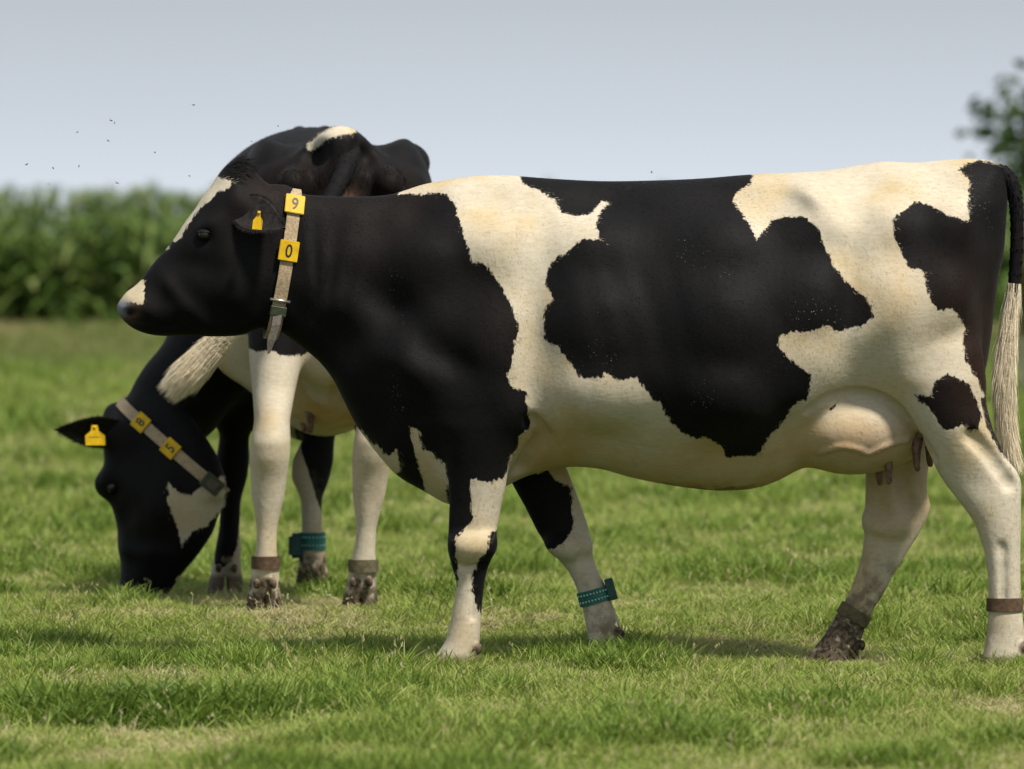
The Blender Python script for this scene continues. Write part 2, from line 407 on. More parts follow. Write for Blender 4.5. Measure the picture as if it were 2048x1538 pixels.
# the rest of the field, one mass
def corn_plant_mesh(i):
    r = np.random.default_rng(500 + i); Vs, Fs, rn, tp, hu = [], [], [], [], []
    b = 0
    def addm(me, M):
        nonlocal b
        co = np.array([M @ v.co for v in me.vertices]); Vs.append(co)
        Fs.extend([tuple(b + q for q in p.vertices) for p in me.polygons]); b += len(co)
        rn.append(np.full(len(co), r.uniform()))
    addm(stalk_me, Matrix())
    addm(tassel_me, Matrix())
    for (mi, z, az, s) in leaf_set(r):
        addm(corn_leaves[mi], Matrix.Translation((0, 0, z)) @ Matrix.Rotation(az, 4, 'Z') @ Matrix.Scale(s, 4))
    me = mesh_from('corn_mass%d' % i, np.concatenate(Vs), Fs); attr(me, 'rnd', np.concatenate(rn)); attr(me, 'tip', np.full(len(me.vertices), .4)); attr(me, 'hue', np.full(len(me.vertices), .3))
    me.materials.append(M_corn); return me
pts = []
for row in range(12):
    for xx in np.arange(-16, 22, 0.17 if row < 5 else 0.3):
        if row < 2 and -11.05 <= xx <= -3.55: continue
        pts.append((xx + rng.normal(0, .03), CORN_Y + .75 * row + rng.normal(0, .05), 0))
pts = np.array(pts); pts[:, 2] = gz(pts[:, 0], pts[:, 1]); n = len(pts)
hs = 0.98 + 0.16 * (vnoise(pts[:, :2], 0.9) - 0.5) + rng.normal(0, .035, n)
scatter('maize_field', pts, np.c_[np.zeros((n, 2)), rng.uniform(0, 6.28, n)], np.c_[np.ones((n, 2)), hs], rng.integers(0, 5, n), np.full(n, .3),
        [corn_plant_mesh(i) for i in range(5)], 'dense green maize field running behind the cows', 'maize')

def make_tree(loc, Hh, Rr, seed):
    r = np.random.default_rng(seed)
    t = empty('broadleaf_tree', loc)
    tag(t, 'dark green broadleaf tree rising beyond the rump of the near cow', 'tree')
    V, F = tube([(0, 0, -0.1), (0.05, 0, 1.2), (0.1, 0.1, 2.5), (0.0, 0.1, Hh * 0.6), (0, 0, Hh * 0.85)], [0.3, 0.24, 0.2, 0.12, 0.04], 10)
    bases = []
    for k in range(16):
        a = k * 2.4 + r.normal(0, .3); z0 = r.uniform(1.6, Hh * .65); L_ = Rr * r.uniform(.6, .95)
        e = np.array([math.cos(a) * L_, math.sin(a) * L_, z0 + r.uniform(.3, 1.6)])
        v, f = tube([(0.05, 0.05, z0), e * np.array([.5, .5, 1]) - np.array([0, 0, .2 * (e[2] - z0)]), e], [0.09, 0.05, 0.015], 6)
        F += [tuple(i + len(V) for i in q) for q in f]; V += v; bases.append(e)
    bark = simple_mat('bark', (0.09, 0.07, 0.05), 0.95, 0.4, 12, 0, 0.8)
    obj('trunk', mesh_from('trunk', V, F), bark, t)
    V, F, rn = [], [], []
    cl = []
    for k in range(640):
        u = r.normal(size=3); u /= np.linalg.norm(u); q = r.uniform(.5, 1.0)
        c = np.array([u[0] * Rr * q, u[1] * Rr * q, 2.3 + u[2] * (Hh - 2.3) * q])
        if c[2] < .7: continue
        cl.append((c, r.uniform(.6, 1.1)))
    for c, cr in cl:
        for k in range(150):
            u = r.normal(size=3); u /= np.linalg.norm(u)
            p = c + u * cr * r.uniform(.3, 1) ** .5 * np.array([1, 1, .7])
            d = r.normal(size=3); d /= np.linalg.norm(d); e = np.cross(d, r.normal(size=3)); e /= np.linalg.norm(e)
            L_ = r.uniform(.2, .34); b = len(V)
            V += [p, p + d * L_ * .5 + e * L_ * .3, p + d * L_, p + d * L_ * .5 - e * L_ * .3]; F.append((b, b + 1, b + 2, b + 3)); rn += [r.uniform()] * 4
    me = mesh_from('crown', np.array(V), np.array(F)); attr(me, 'rnd', rn); attr(me, 'tip', np.zeros(len(V))); attr(me, 'hue', np.full(len(V), .2))
    M_leaf = blade_mat('tree_leaf', [(0.0, (0.016, 0.038, 0.008)), (0.4, (0.04, 0.08, 0.015)), (1.0, (0.09, 0.14, 0.03))], .3, inst=False)
    obj('crown', me, M_leaf, t)
make_tree((13.3, 92.0, 0), 5.7, 5.2, 5)
# ------------------------------------------------------------------ cows: one continuous skin grown from a distance field
def poly_sd(X, Z, poly):                                # signed distance, + inside
    poly = np.asarray(poly, float); n = len(poly)
    d2 = np.full(X.shape, 1e9); ins = np.zeros(X.shape, bool)
    for i in range(n):
        a, b = poly[i], poly[(i + 1) % n]
        e = b - a; wx, wz = X - a[0], Z - a[1]
        t = np.clip((wx * e[0] + wz * e[1]) / max(1e-12, e @ e), 0, 1)
        d2 = np.minimum(d2, (wx - e[0] * t) ** 2 + (wz - e[1] * t) ** 2)
        if a[1] != b[1]:
            c = ((a[1] > Z) != (b[1] > Z)) & (X < (b[0] - a[0]) * (Z - a[1]) / (b[1] - a[1]) + a[0])
            ins ^= c
    return np.where(ins, 1, -1) * np.sqrt(d2)

def spline(poly, sub=4):                                # closed Catmull-Rom through the traced outline
    p = np.asarray(poly, float); n = len(p); out = []
    for i in range(n):
        p0, p1, p2, p3 = p[i - 1], p[i], p[(i + 1) % n], p[(i + 2) % n]
        for k in range(sub):
            t = k / sub
            out.append(0.5 * (2 * p1 + (p2 - p0) * t + (2 * p0 - 5 * p1 + 4 * p2 - p3) * t * t + (3 * p1 - p0 - 3 * p2 + p3) * t ** 3))
    return np.array(out)

def side(pts):                                          # traced side view -> (x, z) in the mid plane
    pts = np.asarray(pts, float)
    return np.c_[(pts[:, 0] - 1024) * DIST / FPX, CAMH + (HZ - pts[:, 1]) * DIST / FPX]

def blur2(A, n):
    for _ in range(n):
        A = (np.pad(A, ((1, 1), (0, 0)), 'edge')[:-2] + 2 * A + np.pad(A, ((1, 1), (0, 0)), 'edge')[2:]) / 4
        A = (np.pad(A, ((0, 0), (1, 1)), 'edge')[:, :-2] + 2 * A + np.pad(A, ((0, 0), (1, 1)), 'edge')[:, 2:]) / 4
    return A

class Relief:                                           # an outline inflated to a measured thickness map
    def __init__(self, poly, ctrl, Rfun, bumps, x0, x1, z0, z1, h=0.006, nb=8, extra=None):
        self.x0, self.z0, self.h = x0, z0, h
        xs = np.arange(x0, x1, h); zs = np.arange(z0, z1, h)
        X, Z = np.meshgrid(xs, zs, indexing='ij')
        d = poly_sd(X, Z, spline(side(poly)))
        R = Rfun(X, Z)
        c = side([(a, b) for a, b, _ in ctrl]); w = np.array([q for _, _, q in ctrl])
        num = np.zeros(X.shape); den = np.zeros(X.shape)
        for (cx, cz), cw in zip(c, w):
            k = 1.0 / (((X - cx) ** 2 + (Z - cz) ** 2) + 0.0012) ** 1.6
            num += k * cw; den += k
        W = num / den
        for (bx, by, amp, sig) in bumps:
            (cx, cz), = side([(bx, by)]); s = sig * DIST / FPX if not hasattr(sig, '__len__') else 0
            if s: W = W + amp * np.exp(-((X - cx) ** 2 + (Z - cz) ** 2) / (2 * s * s))
            else:
                sa, sb, ang = sig[0] * DIST / FPX, sig[1] * DIST / FPX, math.radians(sig[2])
                u = (X - cx) * math.cos(ang) + (Z - cz) * math.sin(ang); v = -(X - cx) * math.sin(ang) + (Z - cz) * math.cos(ang)
                W = W + amp * np.exp(-(u * u) / (2 * sa * sa) - (v * v) / (2 * sb * sb))
        if extra is not None: W = W + extra(X, Z)
        E = np.maximum(1 - d / R, 0)
        Eb = blur2(E, nb)
        k = ss(0.55, 0.95, E)                           # keep the outline itself exact
        self.E = (Eb * (1 - k) + E * k).astype(np.float32); self.W = blur2(W, 3).astype(np.float32); self.M = np.minimum(self.W, R).astype(np.float32)
    def sample(self, A, x, z):
        u = np.clip((x - self.x0) / self.h, 0, A.shape[0] - 1.001); v = np.clip((z - self.z0) / self.h, 0, A.shape[1] - 1.001)
        i = u.astype(int); j = v.astype(int); fu = (u - i).astype(np.float32); fv = (v - j).astype(np.float32)
        return A[i, j] * (1 - fu) * (1 - fv) + A[i + 1, j] * fu * (1 - fv) + A[i, j + 1] * (1 - fu) * fv + A[i + 1, j + 1] * fu * fv
    def f_axes(self, xs, ys, zs):                       # on axis-aligned grid axes
        X, Z = np.meshgrid(xs, zs, indexing='ij')
        E, W, M = (self.sample(A, X, Z)[:, None, :].astype(np.float32) for A in (self.E, self.W, self.M))
        y = ys[None, :, None].astype(np.float32)
        return (np.sqrt(E * E + (y / W) ** 2) - 1) * M
    def f_pts(self, x, y, z):
        E, W, M = (self.sample(A, x, z) for A in (self.E, self.W, self.M))
        return (np.sqrt(E * E + (y / W) ** 2) - 1) * M

def spl_open(pts, step=6.0):
    p = np.asarray(pts, float); out = []
    for i in range(len(p) - 1):
        n = max(1, int(np.linalg.norm(p[i + 1] - p[i]) / step))
        p0, p1, p2, p3 = p[max(i - 1, 0)], p[i], p[i + 1], p[min(i + 2, len(p) - 1)]
        for k in range(n):
            t = k / n; out.append(.5 * (2 * p1 + (p2 - p0) * t + (2 * p0 - 5 * p1 + 4 * p2 - p3) * t * t + (3 * p1 - p0 - 3 * p2 + p3) * t ** 3))
    return out + [p[-1]]

class Field:
    def __init__(self, lo, hi, h):
        self.lo, self.h = np.array(lo, float), h
        self.ax = [np.arange(lo[i], hi[i], h).astype(np.float32) for i in range(3)]
        self.F = np.full([len(a) for a in self.ax], 1.0, np.float32)
    def sl(self, lo, hi):
        return tuple(slice(max(0, int((lo[i] - self.lo[i]) / self.h)), max(1, min(len(self.ax[i]), int((hi[i] - self.lo[i]) / self.h) + 2))) for i in range(3))
    def union(self, s, f, k): self.F[s] = smin(self.F[s], f.astype(np.float32), k)
    def relief(self, rel, k=0.03):
        self.union((slice(None),) * 3, rel.f_axes(*self.ax), k)
    def relief_at(self, rel, M, lo, hi, k=0.03):        # M maps field coordinates to the relief's own
        s = self.sl(lo, hi); X, Y, Z = np.meshgrid(*[a[q] for a, q in zip(self.ax, s)], indexing='ij')
        M = np.array(M); sc = np.linalg.norm(M[0, :3])
        x = M[0, 0] * X + M[0, 1] * Y + M[0, 2] * Z + M[0, 3]; y = M[1, 0] * X + M[1, 1] * Y + M[1, 2] * Z + M[1, 3]; z = M[2, 0] * X + M[2, 1] * Y + M[2, 2] * Z + M[2, 3]
        self.union(s, rel.f_pts(x, y, z) / sc, k)
    def limb(self, rows, k=0.03, pw=2.0):               # rows (z, cx, cy, rx, ry), lofted level by level
        r = np.array(sorted(rows), float); m = 0.12
        lo = (np.min(r[:, 1] - r[:, 3]) - m, np.min(r[:, 2] - r[:, 4]) - m, r[0, 0] - m); hi = (np.max(r[:, 1] + r[:, 3]) + m, np.max(r[:, 2] + r[:, 4]) + m, r[-1, 0] + m)
        s = self.sl(lo, hi); x = self.ax[0][s[0]][:, None, None]; y = self.ax[1][s[1]][None, :, None]; z = self.ax[2][s[2]]
        zf = np.linspace(r[0, 0], r[-1, 0], 240)        # smoothed tables
        T = []
        for c in range(1, 5):
            v = np.interp(zf, r[:, 0], r[:, c]); kk = np.hanning(13); kk /= kk.sum()
            v = np.convolve(np.pad(v, 6, 'edge'), kk, 'valid'); T.append(np.interp(z, zf, v)[None, None, :])
        cx, cy, rx, ry = T
        q = (np.abs((x - cx) / rx) ** pw + np.abs((y - cy) / ry) ** pw) ** (1 / pw)
        f = (q - 1) * np.minimum(rx, ry)
        over = np.maximum(np.maximum(r[0, 0] - z, z - r[-1, 0]), 0)[None, None, :]
        self.union(s, np.where(over > 0, np.maximum(f, 0) * .6 + over + np.minimum(f, 0) * 0, f), k)
    def chain(self, pts, k=0.03):                       # pts (x, y, z, r) round cones
        for a, b in zip(pts[:-1], pts[1:]):
            a, b = np.array(a, float), np.array(b, float); m = max(a[3], b[3]) + k + 0.03
            s = self.sl(np.minimum(a, b)[:3] - m, np.maximum(a, b)[:3] + m)
            X, Y, Z = np.meshgrid(*[q[w] for q, w in zip(self.ax, s)], indexing='ij')
            e = b[:3] - a[:3]; t = np.clip(((X - a[0]) * e[0] + (Y - a[1]) * e[1] + (Z - a[2]) * e[2]) / (e @ e), 0, 1)
            d = np.sqrt((X - a[0] - e[0] * t) ** 2 + (Y - a[1] - e[1] * t) ** 2 + (Z - a[2] - e[2] * t) ** 2)
            self.union(s, d - (a[3] + (b[3] - a[3]) * t), k)
    def ball(self, c, r, k=0.02, sub=False):
        c, r = np.array(c, float), np.array(r, float); m = r.max() + k + 0.03
        s = self.sl(c - m, c + m); X, Y, Z = np.meshgrid(*[q[w] for q, w in zip(self.ax, s)], indexing='ij')
        f = (np.sqrt(((X - c[0]) / r[0]) ** 2 + ((Y - c[1]) / r[1]) ** 2 + ((Z - c[2]) / r[2]) ** 2) - 1) * r.min()
        if sub: self.F[s] = -smin(-self.F[s], f.astype(np.float32), k)
        else: self.union(s, f, k)
    def surf(self, x, y, y0=-.44):                      # the near skin under a traced point
        Y = np.arange(y0, .4, .004); P = np.array([px(x, y, q) for q in Y]); v = self.at(P); i = int(np.argmax(v < 0)); return P[i]
    def crease(self, pts, r, k, depth=0.0, both=False):
        P = [self.surf(*p) for p in spl_open(pts)]
        for p in P:
            self.ball(p + np.array([0, depth, 0]), (r, r, r), k, True)
            if both: self.ball((p + np.array([0, depth, 0])) * np.array([1, -1, 1]), (r, r, r), k, True)
    def cord(self, pts, r, k, depth=0.0):
        P = [self.surf(*p) + np.array([0, depth, 0]) for p in spl_open(pts)]
        for p in P: self.ball(p, (r, r, r), k)
    def at(self, p):
        u = (np.asarray(p, float) - self.lo) / self.h; i = np.floor(u).astype(int); f = u - i; r = 0
        i = np.clip(i, 0, np.array(self.F.shape) - 2)
        for a in (0, 1):
            for b in (0, 1):
                for c in (0, 1):
                    w = (f[..., 0] if a else 1 - f[..., 0]) * (f[..., 1] if b else 1 - f[..., 1]) * (f[..., 2] if c else 1 - f[..., 2])
                    r = r + w * self.F[i[..., 0] + a, i[..., 1] + b, i[..., 2] + c]
        return r
    def mesh(self, smooth=3):
        F = self.F; s = F < 0; n = F.shape
        c = np.zeros([q - 1 for q in n], np.int8)
        for a in (0, 1):
            for b in (0, 1):
                for d in (0, 1): c += s[a:n[0] - 1 + a, b:n[1] - 1 + b, d:n[2] - 1 + d]
        act = (c > 0) & (c < 8); I = np.argwhere(act)
        idx = np.full(act.shape, -1, np.int32); idx[act] = np.arange(len(I))
        acc = np.zeros((len(I), 3)); cnt = np.zeros(len(I))
        cs = [(a, b, d) for a in (0, 1) for b in (0, 1) for d in (0, 1)]
        val = {q: F[I[:, 0] + q[0], I[:, 1] + q[1], I[:, 2] + q[2]] for q in cs}
        for p in cs:
            for ax in range(3):
                if p[ax]: continue
                q = list(p); q[ax] = 1; q = tuple(q)
                fa, fb = val[p], val[q]; cr = (fa < 0) != (fb < 0)
                t = np.where(cr, fa / np.where(cr, fa - fb, 1), 0)
                pos = np.tile(np.array(p, float), (len(I), 1)); pos[:, ax] += t
                acc += np.where(cr[:, None], pos, 0); cnt += cr
        V = (I + acc / cnt[:, None]) * self.h + self.lo
        quads = []
        for ax in range(3):
            b, d = [q for q in range(3) if q != ax]
            A = [slice(None)] * 3; B = [slice(None)] * 3
            A[ax] = slice(0, -1); B[ax] = slice(1, None)
            ch = s[tuple(A)] != s[tuple(B)]
            e = np.argwhere(ch); e = e[(e[:, b] > 0) & (e[:, d] > 0) & (e[:, b] < n[b] - 1) & (e[:, d] < n[d] - 1)]
            ins = s[e[:, 0], e[:, 1], e[:, 2]]
            def cell(ob, od):
                q = e.copy(); q[:, b] -= ob; q[:, d] -= od; return idx[q[:, 0], q[:, 1], q[:, 2]]
            Q = np.c_[cell(1, 1), cell(0, 1), cell(0, 0), cell(1, 0)]
            if ax == 1: ins = ~ins
            Q[~ins] = Q[~ins][:, ::-1]
            quads.append(Q)
        Q = np.concatenate(quads)
        E = np.unique(np.sort(np.concatenate([Q[:, [0, 1]], Q[:, [1, 2]], Q[:, [2, 3]], Q[:, [3, 0]]]), 1), axis=0)
        deg = np.bincount(E.ravel(), minlength=len(V))[:, None]
        for it in range(smooth * 2):
            L = np.zeros_like(V)
            for k in range(3):
                L[:, k] = np.bincount(E[:, 0], V[E[:, 1], k], len(V)) + np.bincount(E[:, 1], V[E[:, 0], k], len(V))
            V = V + (0.5 if it % 2 == 0 else -0.52) * (L / deg - V)
        return V, Q

def vert_normals(V, Q):
    n = np.cross(V[Q[:, 2]] - V[Q[:, 0]], V[Q[:, 3]] - V[Q[:, 1]]); N = np.zeros_like(V)
    for k in range(4):
        for a in range(3): N[:, a] += np.bincount(Q[:, k], n[:, a], len(V))
    return N / np.maximum(1e-9, np.linalg.norm(N, axis=1))[:, None]

def coat_mesh(name, V, Q, A, comb, length, nhair, seed):
    """skin quads + short hairs (one thin triangle each) combed along the body, in one mesh; A = per-vertex attributes"""
    r = np.random.default_rng(seed)
    N = vert_normals(V, Q)
    area = np.linalg.norm(np.cross(V[Q[:, 2]] - V[Q[:, 0]], V[Q[:, 3]] - V[Q[:, 1]]), axis=1)
    f = r.choice(len(Q), nhair, p=area / area.sum())
    u, v = r.uniform(size=(2, nhair, 1))
    q = Q[f]; w4 = [(1 - u) * (1 - v), u * (1 - v), u * v, (1 - u) * v]
    mixv = lambda X: sum(w * (X[q[:, i]] if X.ndim > 1 else X[q[:, i]][:, None]) for i, w in enumerate(w4))
    P, n = mixv(V), mixv(N); n /= np.linalg.norm(n, axis=1)[:, None]
    t = comb(P) + r.normal(0, 0.16, (nhair, 3)); t -= n * np.sum(t * n, 1)[:, None]; t /= np.maximum(1e-6, np.linalg.norm(t, axis=1))[:, None]
    L = length(P) * r.uniform(0.6, 1.25, nhair)
    d = t + n * (0.16 + 0.12 * r.normal(size=(nhair, 1)).clip(-1, 2)); d /= np.linalg.norm(d, axis=1)[:, None]
    sd_ = np.cross(t, n); wd = (0.0013 + 0.03 * L)[:, None]
    P0 = P - n * 0.0015
    hv = np.empty((nhair * 3, 3)); hv[0::3] = P0 - sd_ * wd / 2; hv[1::3] = P0 + sd_ * wd / 2; hv[2::3] = P0 + d * L[:, None]
    nv, nq = len(V), len(Q)
    me = bpy.data.meshes.new(name)
    me.vertices.add(nv + 3 * nhair); me.vertices.foreach_set('co', np.concatenate([V, hv]).astype(np.float32).ravel())
    me.loops.add(nq * 4 + nhair * 3)
    me.loops.foreach_set('vertex_index', np.r_[Q.astype(np.int32).ravel(), nv + np.arange(3 * nhair, dtype=np.int32)])
    me.polygons.add(nq + nhair)
    me.polygons.foreach_set('loop_start', np.r_[np.arange(0, nq * 4, 4), nq * 4 + np.arange(0, nhair * 3, 3)].astype(np.int32))
    me.update(calc_edges=True)
    me.polygons.foreach_set('use_smooth', np.ones(nq + nhair, bool))
    for k, a in A.items():
        attr(me, k, np.r_[a, np.repeat(mixv(a)[:, 0] + (r.normal(0, .005, nhair) + (vnoise(P, 40) - .5) * .012 if k == 'sd' else 0), 3)])
    attr(me, 'hair', np.r_[np.full(nv, .5), np.repeat(r.uniform(0, 1, nhair), 3)])
    attr(me, 'strand', np.r_[np.zeros(nv), np.ones(3 * nhair)])
    nn = np.concatenate([N, np.repeat(0.85 * n + 0.10 * r.normal(size=(nhair, 3)), 3, axis=0)]); nn /= np.linalg.norm(nn, axis=1)[:, None]
    me.normals_split_custom_set_from_vertices(nn.astype(np.float32))
    return me

def coat_mat(name, white=(0.54, 0.485, 0.385), dark=(0.0042, 0.0038, 0.0042), rust=(0.024, 0.010, 0.005)):
    m, nt, b = mat_new(name); N, L = nt.nodes, nt.links
    def at(nm):
        q = N.new('ShaderNodeAttribute'); q.attribute_name = nm; return q.outputs['Fac']
    def math_(op, a, bb, c=None):
        q = N.new('ShaderNodeMath'); q.operation = op
        for i, v in enumerate((a, bb, c)):
            if v is None: continue
            if isinstance(v, (int, float)): q.inputs[i].default_value = v
            else: L.new(v, q.inputs[i])
        return q.outputs[0]
    def mixc(f, a, bb, mode='MIX'):
        q = N.new('ShaderNodeMixRGB'); q.blend_type = mode
        for i, v in enumerate((f, a, bb)):
            if isinstance(v, tuple): q.inputs[i].default_value = (*v, 1)
            elif isinstance(v, (int, float)): q.inputs[i].default_value = v
            else: L.new(v, q.inputs[i])
        return q.outputs[0]
    def rng_(v, a, bb, lo=0.0, hi=1.0):
        q = N.new('ShaderNodeMapRange'); q.interpolation_type = 'SMOOTHSTEP'
        L.new(v, q.inputs['Value']); q.inputs['From Min'].default_value = a; q.inputs['From Max'].default_value = bb
        q.inputs['To Min'].default_value = lo; q.inputs['To Max'].default_value = hi
        return q.outputs[0]
    tc = N.new('ShaderNodeTexCoord').outputs['Object']
    def noise(sc, det=4, stretch=None):
        q = N.new('ShaderNodeTexNoise'); q.inputs['Scale'].default_value = sc; q.inputs['Detail'].default_value = det
        v = tc
        if stretch:
            mp = N.new('ShaderNodeMapping'); mp.inputs['Scale'].default_value = stretch; L.new(tc, mp.inputs['Vector']); v = mp.outputs[0]
        L.new(v, q.inputs['Vector']); return q.outputs['Fac']
    n_edge = noise(34, 3); n_fine = noise(85, 3, (1.3, 1.3, 0.55))
    sdv = math_('ADD', at('sd'), math_('MULTIPLY', math_('SUBTRACT', 1.0, at('strand')), math_('ADD', math_('MULTIPLY_ADD', n_edge, 0.018, -0.009), math_('MULTIPLY_ADD', n_fine, 0.022, -0.011))))
    blk = rng_(sdv, -0.003, 0.003)
    # white hair: cream, stained in places
    wht = mixc(rng_(noise(5, 5), 0.42, 0.72), white, (white[0] * .93, white[1] * .82, white[2] * .62))
    wht = mixc(rng_(noise(90, 3, (0.35, 1, 1.2)), 0.35, 0.75, 0.0, 0.34), wht, (0.40, 0.31, 0.19))
    wht = mixc(math_('MULTIPLY', at('stain'), rng_(noise(9, 4), 0.25, 0.6, 0.25, 1.0)), wht, (0.46, 0.29, 0.11))
    dk = mixc(rng_(noise(3.2, 4), 0.45, 0.7, 0.0, 0.55), dark, (dark[0] * 1.55, dark[1] * 1.45, dark[2] * 1.4))
    dk = mixc(at('rust'), dk, rust)
    # flakes lying in the dark hair, in loose drifts
    vo = N.new('ShaderNodeTexVoronoi'); vo.inputs['Scale'].default_value = 105; L.new(tc, vo.inputs['Vector'])
    fl = math_('MULTIPLY', rng_(vo.outputs['Distance'], 0.10, 0.17, 1.0, 0.0), rng_(noise(3.6, 6), 0.58, 0.68))
    fl = math_('MULTIPLY', fl, at('flake'))
    dk = mixc(math_('MULTIPLY', fl, rng_(noise(60, 2), .35, .7, .15, .9)), dk, (0.42, 0.38, 0.30))
    col = mixc(blk, wht, dk)
    col = mixc(at('skin'), col, (0.46, 0.27, 0.19))
    col = mixc(at('nose_sheen'), col, (0.20, 0.205, 0.24))  # grey nose pad with its bluish sheen painted into the colour
    col = mixc(at('nostril'), col, (0.022, 0.009, 0.009))
    hv = math_('MULTIPLY_ADD', at('hair'), 0.40, 0.78)
    col = mixc(1.0, col, math_('MULTIPLY', hv, 1.0), 'MULTIPLY')
    hoofc = mixc(rng_(noise(30, 4, (1, 1, .2)), 0.3, 0.7), (0.045, 0.032, 0.024), (0.14, 0.105, 0.075))
    col = mixc(at('hoof'), col, hoofc)
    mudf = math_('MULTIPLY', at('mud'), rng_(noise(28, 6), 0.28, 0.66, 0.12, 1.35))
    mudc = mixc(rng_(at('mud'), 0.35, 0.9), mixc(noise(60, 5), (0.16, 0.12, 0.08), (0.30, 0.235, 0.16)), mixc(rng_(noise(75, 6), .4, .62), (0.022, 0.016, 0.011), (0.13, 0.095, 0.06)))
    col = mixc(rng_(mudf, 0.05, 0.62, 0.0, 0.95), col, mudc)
    spk = math_('MULTIPLY', rng_(noise(120, 2), 0.69, 0.74), rng_(at('mud'), 0.02, 0.4))
    col = mixc(spk, col, (0.035, 0.025, 0.015))
    L.new(col, b.inputs['Base Color'])
    b.inputs['Roughness'].default_value = 0.68
    b.inputs['Specular IOR Level'].default_value = 0.13
    L.new(rng_(blk, 0, 1, 0.0, 0.03), b.inputs['Sheen Weight']); b.inputs['Sheen Roughness'].default_value = 0.4
    bp = N.new('ShaderNodeBump'); bp.inputs['Strength'].default_value = 0.2; bp.inputs['Distance'].default_value = 0.003
    L.new(noise(110, 4, (0.4, 1, 1)), bp.inputs['Height'])
    bq = N.new('ShaderNodeBump'); bq.inputs['Strength'].default_value = 0.3; bq.inputs['Distance'].default_value = 0.012
    L.new(noise(11, 4, (1.3, 1, .7)), bq.inputs['Height']); L.new(bq.outputs[0], bp.inputs['Normal']); L.new(bp.outputs[0], b.inputs['Normal'])
    return m

# ---- traced shapes (photograph pixels, side view)
HEAD = [(234, 612), (240, 601), (252, 585), (268, 573), (282, 560), (292, 545), (312, 520), (334, 496), (352, 472), (370, 444), (389, 419), (405, 394), (424, 369), (439, 346), (452, 331), (467, 321), (483, 317),
        (499, 326), (514, 347), (535, 367), (562, 379), (600, 440), (600, 560), (570, 640), (540, 648), (508, 661), (484, 670), (450, 673), (410, 673), (365, 671), (330, 672), (305, 670), (282, 664), (262, 654), (246, 640), (236, 625)]
HEAD_W = [(243, 615, .050), (262, 592, .052), (270, 645, .050), (290, 600, .066), (300, 555, .048), (310, 630, .066), (330, 662, .052), (330, 520, .056), (350, 560, .074), (365, 620, .074), (370, 662, .052), (380, 450, .080), (400, 490, .094), (410, 560, .088), (420, 640, .064),
          (405, 410, .088), (430, 440, .108), (450, 500, .104), (460, 580, .096), (470, 650, .068), (440, 360, .085), (465, 340, .075), (485, 335, .070), (470, 400, .104), (510, 370, .08), (520, 440, .092), (530, 540, .092), (530, 630, .075), (590, 480, .085)]
HEAD_B = [(409, 452, .016, (16, 9, 40)), (412, 476, -.010, 10), (440, 470, .006, 16), (350, 585, .010, (60, 10, -48)), (470, 560, .012, 34), (300, 620, .008, 14), (318, 655, -.010, (24, 4, 3)), (270, 606, .006, 12), (395, 525, -.008, 20)]
head_rel = Relief(HEAD, HEAD_W, lambda X, Z: np.interp(X, [-1.2, -1.1, -.95, -.8], [.058, .075, .10, .11]), HEAD_B, -1.25, -.55, .8, 1.6, .004, 6)
TOP_L = [(560, 378), (612, 389), (700, 393), (780, 389), (850, 368), (930, 354), (1000, 350), (1100, 357), (1200, 362), (1300, 361), (1400, 357), (1500, 349), (1640, 342), (1729, 328), (1769, 323), (1836, 325), (1884, 320), (1940, 317), (1985, 323), (2008, 342)]
BACK_L = [(2015, 385), (2013, 428), (2007, 507), (1996, 560), (1983, 665), (1970, 745), (1955, 800), (1925, 850), (1870, 870), (1790, 845), (1730, 825), (1690, 835), (1645, 890), (1598, 936)]
BELLY = [(1551, 963), (1500, 978), (1435, 981), (1365, 974), (1295, 962), (1248, 951), (1201, 938), (1136, 934), (1060, 950), (1000, 978), (940, 1003), (897, 1008), (851, 984), (800, 955), (765, 920), (725, 868), (708, 842), (685, 796), (665, 757), (636, 721), (600, 692), (564, 664), (530, 640), (525, 500)]
TORSO = TOP_L + BACK_L + BELLY
TORSO_W = [(570, 430, .075), (570, 520, .098), (560, 620, .085), (650, 430, .085), (650, 560, .118), (640, 680, .09), (740, 430, .095), (740, 600, .155), (740, 800, .13), (830, 400, .095), (850, 520, .19), (850, 700, .225), (850, 900, .17), (980, 380, .12), (1000, 480, .225), (1000, 700, .265), (1000, 900, .215),
           (1200, 385, .15), (1200, 480, .285), (1200, 650, .345), (1200, 800, .345), (1200, 910, .25), (1450, 375, .20), (1450, 470, .325), (1450, 650, .385), (1450, 800, .38), (1450, 940, .26), (1590, 360, .23), (1600, 450, .30), (1600, 600, .345), (1600, 750, .34), (1600, 900, .25),
           (1750, 350, .19), (1750, 440, .275), (1750, 600, .29), (1750, 750, .265), (1900, 345, .14), (1900, 450, .245), (1900, 600, .26), (1900, 750, .24), (1985, 350, .10), (1990, 450, .165), (1990, 600, .16), (1965, 750, .17)]
TORSO_B = [(1612, 384, .085, (26, 17, -25)), (1650, 425, .03, (60, 24, -45)), (1548, 425, -.038, (54, 26, 8)), (1520, 368, .02, (60, 9, 2)), (1570, 520, -.02, 50), (1980, 372, .028, 24), (1760, 700, -.006, (80, 40, -55)), (1800, 640, .018, 60), (1880, 560, .022, 80), (1955, 640, -.02, (100, 18, 80)), (1700, 480, -.012, 60),
           (880, 560, .022, (130, 40, 75)), (800, 770, .03, 55), (1065, 700, -.022, (160, 26, 85)), (815, 640, -.028, (90, 26, -40)), (900, 720, -.014, (80, 22, -20)), (1030, 842, .04, 34), (960, 800, .02, 60), (760, 560, -.012, (120, 20, 60)), (690, 520, .008, (120, 16, 70)), (1690, 560, -.01, (120, 14, 80)), (640, 600, -.008, (80, 10, 60))]
